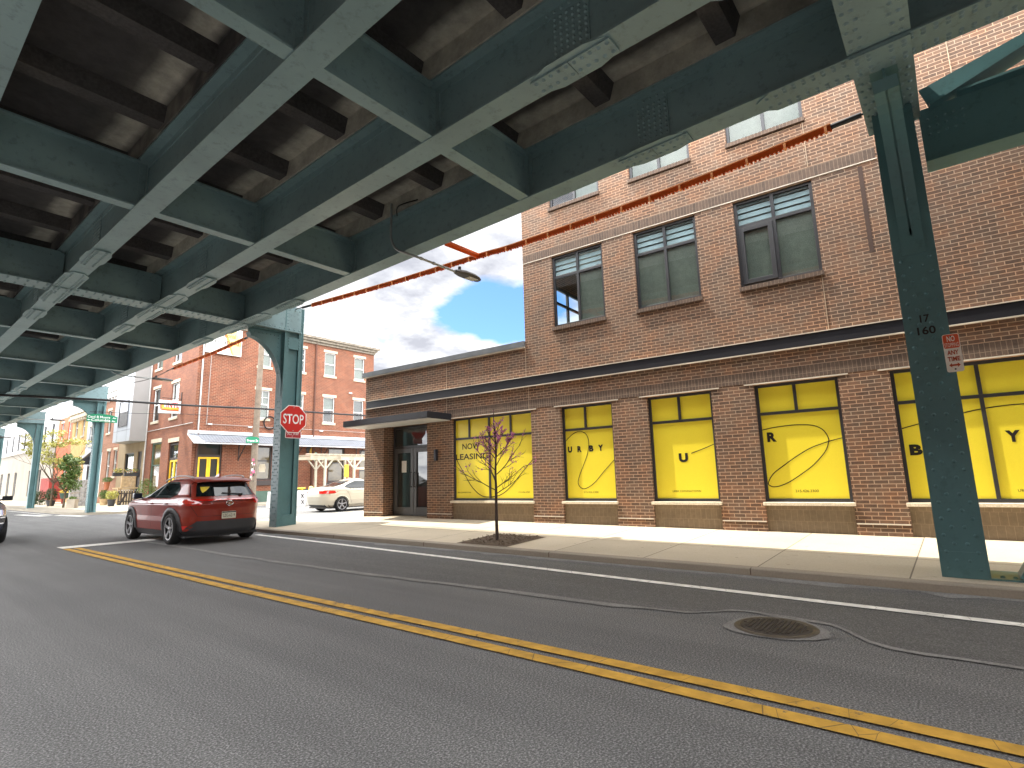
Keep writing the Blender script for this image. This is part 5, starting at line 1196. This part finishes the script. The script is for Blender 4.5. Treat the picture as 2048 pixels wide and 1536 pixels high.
# ---------------------------------------------------------------- cars (local y forward, x right, origin on the road midway between the axles)
class Shell:
    """a car body as stacked plan outlines: at height z it spans yr..yf and is w wide either side"""
    def __init__(s, tab, n=5.):
        t = np.array(tab); s.z, s.yr, s.yf, s.w = t[:, 0], t[:, 1], t[:, 2], t[:, 3]; s.n = n
    def at(s, z): return tuple(float(np.interp(z, s.z, a)) for a in (s.yr, s.yf, s.w))
    def hw(s, z, y):
        yr, yf, w = s.at(z); c = (yr+yf)/2; L_ = (yf-yr)/2; t = min(1., abs((y-c)/L_)); return w*(1-t**s.n)**(1/s.n)
    def end(s, z, x, front):
        yr, yf, w = s.at(z); c = (yr+yf)/2; L_ = (yf-yr)/2; t = min(1., abs(x/w)); k = (1-t**s.n)**(1/s.n); return c+L_*k if front else c-L_*k
    def body(s, mb, wheels, rw, mi=0, nz_=70):
        zs = np.unique(np.concatenate([np.linspace(s.z[0], s.z[-1], nz_), s.z])); n = s.n
        T = np.linspace(-.93, .93, 64); xe = (1-.93**n)**(1/n); U = np.linspace(xe, -xe, 20)[1:-1]
        rings = []
        for z in zs:
            yr, yf, w = s.at(z); c = (yr+yf)/2; L_ = (yf-yr)/2; rg = []
            for t in T: rg.append((w*(1-abs(t)**n)**(1/n), c+L_*t, z))
            for u in U: rg.append((w*u, c+L_*(1-abs(u)**n)**(1/n), z))
            for t in T[::-1]: rg.append((-w*(1-abs(t)**n)**(1/n), c+L_*t, z))
            for u in U[::-1]: rg.append((w*u, c-L_*(1-abs(u)**n)**(1/n), z))
            rings.append(rg)
        k = len(rings[0]); vs = [v for r_ in rings for v in r_]; fs = []
        for i in range(len(rings)-1):
            for j in range(k):
                f = (i*k+j, i*k+(j+1) % k, (i+1)*k+(j+1) % k, (i+1)*k+j); cc = np.mean([vs[q] for q in f], axis=0)
                if any((cc[1]-wy)**2+(cc[2]-wz)**2 < (rw+.02)**2 for wy, wz in wheels) and abs(cc[0]) > .45: continue
                fs.append(f)
        mb.add(vs, fs, mi, True); mb.add(rings[-1], [tuple(range(k))], mi, True); mb.add(rings[0], [tuple(range(k-1, -1, -1))], mi)
    def side(s, mb, sg, rows, e=.008, mi=0, nr=8, nc=12):
        Z = [r_[0] for r_ in rows]; A = [r_[1] for r_ in rows]; B = [r_[2] for r_ in rows]; vs = []
        for z in np.linspace(Z[0], Z[-1], nr):
            a, b = np.interp(z, Z, A), np.interp(z, Z, B)
            for y in np.linspace(a, b, nc): vs.append((sg*(s.hw(z, y)+e), y, z))
        mb.add(vs, [(i*nc+j, i*nc+j+1, (i+1)*nc+j+1, (i+1)*nc+j) for i in range(nr-1) for j in range(nc-1)], mi, True)
    def face(s, mb, front, rows, e=.008, mi=0, nr=8, nc=14):
        Z = [r_[0] for r_ in rows]; A = [r_[1] for r_ in rows]; B = [r_[2] for r_ in rows]; vs = []
        for z in np.linspace(Z[0], Z[-1], nr):
            a, b = np.interp(z, Z, A), np.interp(z, Z, B)
            for x in np.linspace(a, b, nc): vs.append((x, s.end(z, x, front)+(e if front else -e), z))
        mb.add(vs, [(i*nc+j, i*nc+j+1, (i+1)*nc+j+1, (i+1)*nc+j) for i in range(nr-1) for j in range(nc-1)], mi, True)
    def arch(s, mb, sg, wy, wz, r0, r1, e, mi=0, a0=-.12, a1=PI+.12):
        vs = []; k = 28
        for i in range(k+1):
            a = a0+(a1-a0)*i/k
            for r_, ee in ((r0, -.10), (r0, e), (r1, e), (r1, -.01)):
                y, z = wy+r_*math.cos(a), wz+r_*math.sin(a); vs.append((sg*(s.hw(max(z, float(s.z[0])), y)+ee), y, z))
        mb.add(vs, [(i*4+j, i*4+j+1, (i+1)*4+j+1, (i+1)*4+j) for i in range(k) for j in range(3)], mi, True)
def wheel(parent, x, y, r, w, sg, spokes, rimm='rim'):
    mb = MB(); ri = r*.70
    prof = [(ri, -w/2+.01), (ri+.03, -w/2), (r-.03, -w/2), (r-.006, -w/2+.025), (r, -w/2+.05), (r, w/2-.05), (r-.006, w/2-.025), (r-.03, w/2), (ri+.03, w/2), (ri, w/2-.01)]
    mb.lathe(prof, (x, y, r), 36, 0, 'x'); ty = mb.build('tyre', 'rub', parent)
    mb = MB(); o_ = x+sg*(w/2-.03)
    mb.lathe([(ri+.003, sg*(w/2-.008)), (ri*.94, sg*(w/2-.006)), (ri*.94, sg*(w/2-.03))], (x, y, r), 36, 0, 'x')
    mb.lathe([(0, .012*sg), (.04, .012*sg), (.05, -.01*sg)], (o_, y, r), 16, 0, 'x')
    for k in range(spokes):
        for d in (-.10, .10):
            a = 2*PI*k/spokes+.3; p0 = Vector((o_-.01*sg, y+.04*math.cos(a+d*2), r+.04*math.sin(a+d*2))); p1 = Vector((o_+.012*sg, y+ri*.95*math.cos(a+d), r+ri*.95*math.sin(a+d))); mb.bar(p0, p1, .021, .02, 0, up=(1, 0, 0))
    rm = mb.build('rim', rimm, ty)
    mb = MB(); mb.lathe([(0, 0), (ri*.95, 0)], (o_-.03*sg, y, r), 24, 0, 'x'); mb.lathe([(ri+.001, -w/2+.012), (ri+.001, w/2-.012)], (x, y, r), 30, 0, 'x'); mb.build('hub_back', 'rimd', rm)
def well(mb, wy, wz, r, mi):
    for sg in (-1, 1):
        vs = []; k = 24
        for i in range(k+1):
            a = -.3+(PI+.6)*i/k; vs += [(sg*.88, wy+r*math.cos(a), wz+r*math.sin(a)), (sg*.45, wy+r*math.cos(a), wz+r*math.sin(a))]
        mb.add(vs, [(2*i, 2*i+1, 2*i+3, 2*i+2) for i in range(k)], mi); mb.box(sg*.44, wy-r, .2, sg*.46, wy+r, wz+r, mi)

# --- red crossover
t = thing('parked_car', (5.73, 15.34, 0), 0, 'dark red crossover seen from behind stopped at the white stop line', 'car')
t.name = 'red_crossover'
S = Shell([(.19, -2.02, 2.06, .82), (.30, -2.14, 2.18, .885), (.50, -2.18, 2.26, .915), (.62, -2.19, 2.28, .908), (.78, -2.20, 2.25, .916), (.88, -2.22, 2.17, .922), (.915, -2.21, 2.12, .900), (.965, -2.20, 2.02, .884), (1.0, -2.16, 1.62, .868), (1.04, -2.12, 1.10, .842), (1.10, -2.06, .84, .80), (1.22, -1.95, .50, .745), (1.34, -1.84, .14, .69), (1.42, -1.76, -.10, .645), (1.465, -1.66, -.32, .60), (1.49, -1.46, -.55, .53), (1.505, -1.15, -.75, .40)], 5.)
WH = [(-1.32, .35), (1.32, .35)]
mb = MB(); S.body(mb, WH, .385); b = mb.build('body', 'cred', t)
mb = MB(); [well(mb, wy, wz, .40, 0) for wy, wz in WH]; mb.box(-.8, -1.95, .16, .8, 1.95, .2); mb.build('underbody', 'rimd', b)
mb = MB()
for sg in (-1, 1):
    for wy, wz in WH: S.arch(mb, sg, wy, wz, .372, .475, .022)
    S.side(mb, sg, [(.19, -.93, .93), (.27, -.93, .93), (.31, -.90, .90)], .014, nr=4)
    S.side(mb, sg, [(.195, -2.0, -1.70), (.30, -2.05, -1.74)], .013, nr=5)
S.face(mb, False, [(.192, -.8, .8), (.31, -.87, .87), (.37, -.78, .78), (.52, -.64, .64)], .018, nr=10)
for sg in (-1, 1): S.face(mb, False, [(.192, sg*.66, sg*.815), (.29, sg*.66, sg*.88)], .03, nr=4, nc=4)
mb.build('cladding', 'clad', b)
mb = MB()
for sg in (-1, 1):
    S.side(mb, sg, [(1.035, -1.10, 1.06), (1.10, -1.34, .80), (1.22, -1.36, .46), (1.32, -1.24, .16), (1.395, -1.06, -.10)], .009, nr=14, nc=24)
mb.build('side_window', 'cglass', b)
mb = MB()
for sg in (-1, 1):
    S.side(mb, sg, [(1.04, -.20, -.13), (1.38, -.42, -.36)], .013, nr=6, nc=3)
mb.build('window_pillar', 'wire', b)
mb = MB()
for sg in (-1, 1):
    for rows in ([(.36, -.155, -.145), (1.03, -.155, -.145)], [(.36, .95, .96), (1.03, 1.03, 1.04)], [(.80, -.98, -.97), (1.03, -1.14, -1.13)], [(.36, -.855, -.845), (.80, -.98, -.97)]): S.side(mb, sg, rows, .003, nr=8, nc=2)
S.face(mb, False, [(.615, -.62, .62), (.622, -.62, .62)], .004, nr=2); S.face(mb, False, [(.93, -.85, .85), (.937, -.85, .85)], .004, nr=2)
for sg in (-1, 1): S.face(mb, False, [(.62, sg*.62, sg*.628), (.94, sg*.80, sg*.808)], .004, nr=5, nc=2)
mb.build('panel_gap', 'rimd', b)
mb = MB()
for sg in (-1, 1):
    for y in (.0, -.92):
        x = S.hw(.905, y)+.02; mb.tube([(sg*(x-.015), y-.02, .905), (sg*(x+.012), y-.05, .907), (sg*(x+.012), y-.19, .910), (sg*(x-.015), y-.22, .911)], .013, 6)
mb.build('door_handle', 'cred', b)
mb = MB(); S.face(mb, False, [(1.055, -.73, .73), (1.16, -.70, .70), (1.30, -.655, .655), (1.37, -.60, .60)], .010, nr=10); rw_ = mb.build('rear_window', 'cglass', b)
mb = MB(); mb.bar((.28, S.end(1.08, .28, False)-.025, 1.085), (-.12, S.end(1.115, -.1, False)-.025, 1.125), .02, .02); mb.box(.26, -2.14, 1.06, .32, -2.09, 1.10); mb.build('wiper', 'wire', rw_)
mb = MB(); S.face(mb, False, [(1.14, -.52, -.50), (1.20, -.53, -.40), (1.27, -.52, -.33)], .013, nr=6); mb.build('window_sticker', pm('yellow_card', (.55, .42, .03), .5), rw_)
mb = MB()
pr = [(-.62, -1.58, 1.50), (-.66, -1.92, 1.425), (-.60, -1.95, 1.395), (-.57, -1.80, 1.385)]
vs = []
for x in np.linspace(-1, 1, 9):
    for (w, y, z) in pr: vs.append((x*-w, y+.06*abs(x)**2, z-.03*abs(x)**2))
mb.add(vs, [(i*4+j, i*4+j+1, (i+1)*4+j+1, (i+1)*4+j) for i in range(8) for j in range(3)], 0, True); mb.build('spoiler', 'cred', b)
mb = MB(); S.face(mb, False, [(.955, -.87, .87), (.985, -.86, .86), (.992, -.85, .85)], .03, nr=4, nc=24)
for sg in (-1, 1): S.side(mb, sg, [(.90, -2.15, -1.82), (.955, -2.14, -1.62), (1.0, -2.12, -1.74)], .022, nr=5); S.face(mb, False, [(.86, sg*.60, sg*.88), (.935, sg*.55, sg*.885)], .012, nr=3)
mb.build('tail_light', 'tail', b)
mb = MB()
for sg in (-1, 1): S.face(mb, False, [(.33, sg*.80, sg*.86), (.42, sg*.76, sg*.87)], .024, nr=3)
mb.build('reflector', 'sred', b)
pl = thing('p', (0, 0, 0)); bpy.data.objects.remove(pl)
yp = S.end(.62, 0, False)-.03
mb = MB(); mb.box(-.155, yp-.012, .545, .155, yp+.01, .705); lp = mb.build('licence_plate', 'plate', b, bevel=.006)
text('LZG-6219', -.13, .13, .58, .65, yp-.015, 'ink', lp); mb = MB(); mb.box(-.15, yp-.0145, .675, .15, yp-.0125, .70); mb.build('plate_band', 'cnavy', lp)
ye = S.end(.89, 0, False)-.015
mb = MB(); mb.tube([(.075*math.cos(a), ye, .89+.055*math.sin(a)) for a in [2*PI*k/24 for k in range(25)]], .008, 6, cap=False); mb.bar((.028, ye, .93), (-.03, ye, .872), .012, .012); mb.bar((-.03, ye, .872), (.055, ye, .872), .012, .012); mb.build('emblem', 'chrome', b)
mb = MB()
for sg in (-1, 1): mb.tube(smooth_pts([(sg*.565, -1.62, 1.475), (sg*.585, -1.45, 1.515), (sg*.59, -1.0, 1.535), (sg*.59, -.6, 1.525), (sg*.585, -.2, 1.475), (sg*.60, -.02, 1.425)], 4), .018, 6)
mb.build('roof_rail', 'rim', b)
mb = MB(); mb.prism([(-1.62, 1.48), (-1.38, 1.50), (-1.56, 1.565), (-1.62, 1.56)], -.02, .02, 'yz'); mb.build('antenna', 'cred', b)
for sg in (-1, 1):
    mb = MB(); mb.box(sg*.86, .72, 1.02, sg*1.04, .86, 1.15); mb.bar((sg*.80, .86, 1.03), (sg*.9, .82, 1.06), .05, .04); mb.build('wing_mirror', 'cnavy', b, bevel=.03)
mb = MB(); mb.lathe([(.05, -.06), (.05, .06)], (-.35, -1.98, .24), 12, 0, 'y'); mb.box(-.1, -2.0, .15, .15, -1.8, .22); mb.build('exhaust', 'rimd', b)
for sg in (-1, 1):
    for wy, wz in WH: wheel(b, sg*.815, wy, .352, .225, sg, 5)

# --- pearl sedan parked on the cross street, heading +X
t = thing('pearl_sedan', (15.57, 22.32, 0), -PI/2, 'pearl white sedan parked on the side street half hidden by the brown building', 'car')
S = Shell([(.19, -2.06, 2.06, .80), (.30, -2.18, 2.18, .87), (.50, -2.25, 2.26, .895), (.66, -2.28, 2.27, .90), (.80, -2.28, 2.22, .893), (.92, -2.22, 1.95, .872), (.96, -2.20, 1.5, .86), (1.0, -2.17, 1.12, .845), (1.045, -2.05, .95, .82), (1.085, -1.72, .82, .79), (1.16, -1.38, .62, .735), (1.28, -.98, .28, .665), (1.37, -.62, .02, .61), (1.41, -.42, -.08, .55), (1.435, -.30, -.16, .4)], 4.6)
WH = [(-1.35, .325), (1.35, .325)]
mb = MB(); S.body(mb, WH, .35); b = mb.build('body', 'cwhite', t)
mb = MB(); [well(mb, wy, wz, .365, 0) for wy, wz in WH]; mb.box(-.8, -1.95, .15, .8, 1.95, .2); mb.build('underbody', 'rimd', b)
mb = MB()
for sg in (-1, 1):
    for wy, wz in WH: S.arch(mb, sg, wy, wz, .345, .385, .008)
mb.build('arch_lip', 'cwhite', b)
mb = MB()
for sg in (-1, 1): S.side(mb, sg, [(1.0, -.95, 1.0), (1.06, -1.22, .84), (1.14, -1.10, .62), (1.24, -.86, .34), (1.33, -.58, .08)], .009, nr=12, nc=22)
mb.build('side_window', 'cglass', b)
mb = MB(); S.face(mb, False, [(1.09, -.62, .62), (1.2, -.60, .60), (1.36, -.50, .50)], .010, nr=10); mb.build('rear_window', 'cglass', b)
mb = MB()
for sg in (-1, 1):
    for rows in ([(.36, -.10, -.09), (1.0, -.10, -.09)], [(.75, -1.0, -.99), (1.03, -1.22, -1.21)], [(.36, -.86, -.85), (.75, -1.0, -.99)], [(.30, -.88, .9), (.308, -.88, .9)], [(.9, -1.6, .9), (.905, -1.6, .9)]): S.side(mb, sg, rows, .003, nr=8, nc=2 if rows[0][2]-rows[0][1] < .1 else 10)
mb.build('panel_gap', 'clad', b)
mb = MB()
for sg in (-1, 1):
    x = S.hw(.86, -1.0)+.012; mb.tube([(sg*(x-.015), -.9, .86), (sg*(x+.012), -.93, .862), (sg*(x+.012), -1.07, .864), (sg*(x-.015), -1.1, .864)], .012, 6)
mb.build('door_handle', 'cwhite', b)
mb = MB()
for sg in (-1, 1): S.side(mb, sg, [(.80, -2.02, -1.90), (.86, -2.16, -1.62), (.93, -2.12, -1.74)], .012, nr=6); S.face(mb, False, [(.80, sg*.5, sg*.84), (.92, sg*.4, sg*.85)], .012, nr=4)
mb.build('tail_light', 'tail', b)
mb = MB(); S.face(mb, False, [(.2, -.7, .7), (.32, -.74, .74)], .012, nr=4)
mb.build('bumper_insert', 'clad', b)
mb = MB(); mb.prism([(-.48, 1.40), (-.26, 1.43), (-.40, 1.49), (-.48, 1.48)], -.02, .02, 'yz'); mb.build('antenna', 'cwhite', b)
for sg in (-1, 1):
    mb = MB(); mb.box(sg*.86, .62, .99, sg*1.02, .74, 1.10); mb.build('wing_mirror', 'cwhite', b, bevel=.03)
    for wy, wz in WH: wheel(b, sg*.80, wy, .325, .205, sg, 5)

# --- dark car coming the other way, only its front corner in frame
t = thing('navy_crossover', (1.88, 20.35, 0), PI, 'dark navy oncoming car cut off by the left edge', 'car')
S = Shell([(.20, -2.02, 2.0, .80), (.32, -2.14, 2.14, .87), (.50, -2.18, 2.22, .90), (.72, -2.19, 2.22, .905), (.86, -2.20, 2.12, .90), (.95, -2.18, 1.95, .885), (1.0, -2.14, 1.60, .865), (1.05, -2.1, 1.08, .835), (1.12, -2.05, .85, .80), (1.30, -1.9, .45, .72), (1.5, -1.72, .0, .63), (1.56, -1.6, -.2, .56), (1.59, -1.3, -.5, .42)], 4.5)
WH = [(-1.33, .34), (1.33, .34)]
mb = MB(); S.body(mb, WH, .37); b = mb.build('body', 'cnavy', t)
mb = MB(); [well(mb, wy, wz, .385, 0) for wy, wz in WH]; mb.build('underbody', 'rimd', b)
mb = MB()
for sg in (-1, 1): S.side(mb, sg, [(1.05, -1.3, 1.02), (1.2, -1.5, .62), (1.46, -1.3, .05)], .009, nr=10, nc=16)
S.face(mb, True, [(1.08, -.62, .62), (1.5, -.5, .5)], .008); mb.build('side_window', 'cglass', b)
mb = MB()
for sg in (-1, 1): S.face(mb, True, [(.70, sg*.62, sg*.84), (.84, sg*.56, sg*.86)], .012); S.side(mb, sg, [(.72, 1.85, 2.06), (.84, 1.66, 2.02)], .012)
mb.build('headlight', 'chrome', b)
mb = MB()
for sg in (-1, 1): S.face(mb, True, [(.52, sg*.6, sg*.84), (.64, sg*.58, sg*.86)], .012)
S.face(mb, True, [(.3, -.55, .55), (.8, -.5, .5)], .012); mb.build('grille', 'rimd', b)
mb = MB()
for sg in (-1, 1): S.face(mb, True, [(.50, sg*.58, sg*.85), (.53, sg*.58, sg*.85)], .02, nr=2); S.face(mb, True, [(.64, sg*.58, sg*.86), (.665, sg*.58, sg*.86)], .02, nr=2)
mb.build('trim', 'chrome', b)
for sg in (-1, 1):
    mb = MB(); mb.box(sg*.88, .60, 1.04, sg*1.08, .74, 1.16); mb.bar((sg*.80, .72, 1.05), (sg*.92, .68, 1.08), .05, .04); mb.build('wing_mirror', 'wire', b, bevel=.03)
    for wy, wz in WH: wheel(b, sg*.80, wy, .34, .215, sg, 5)
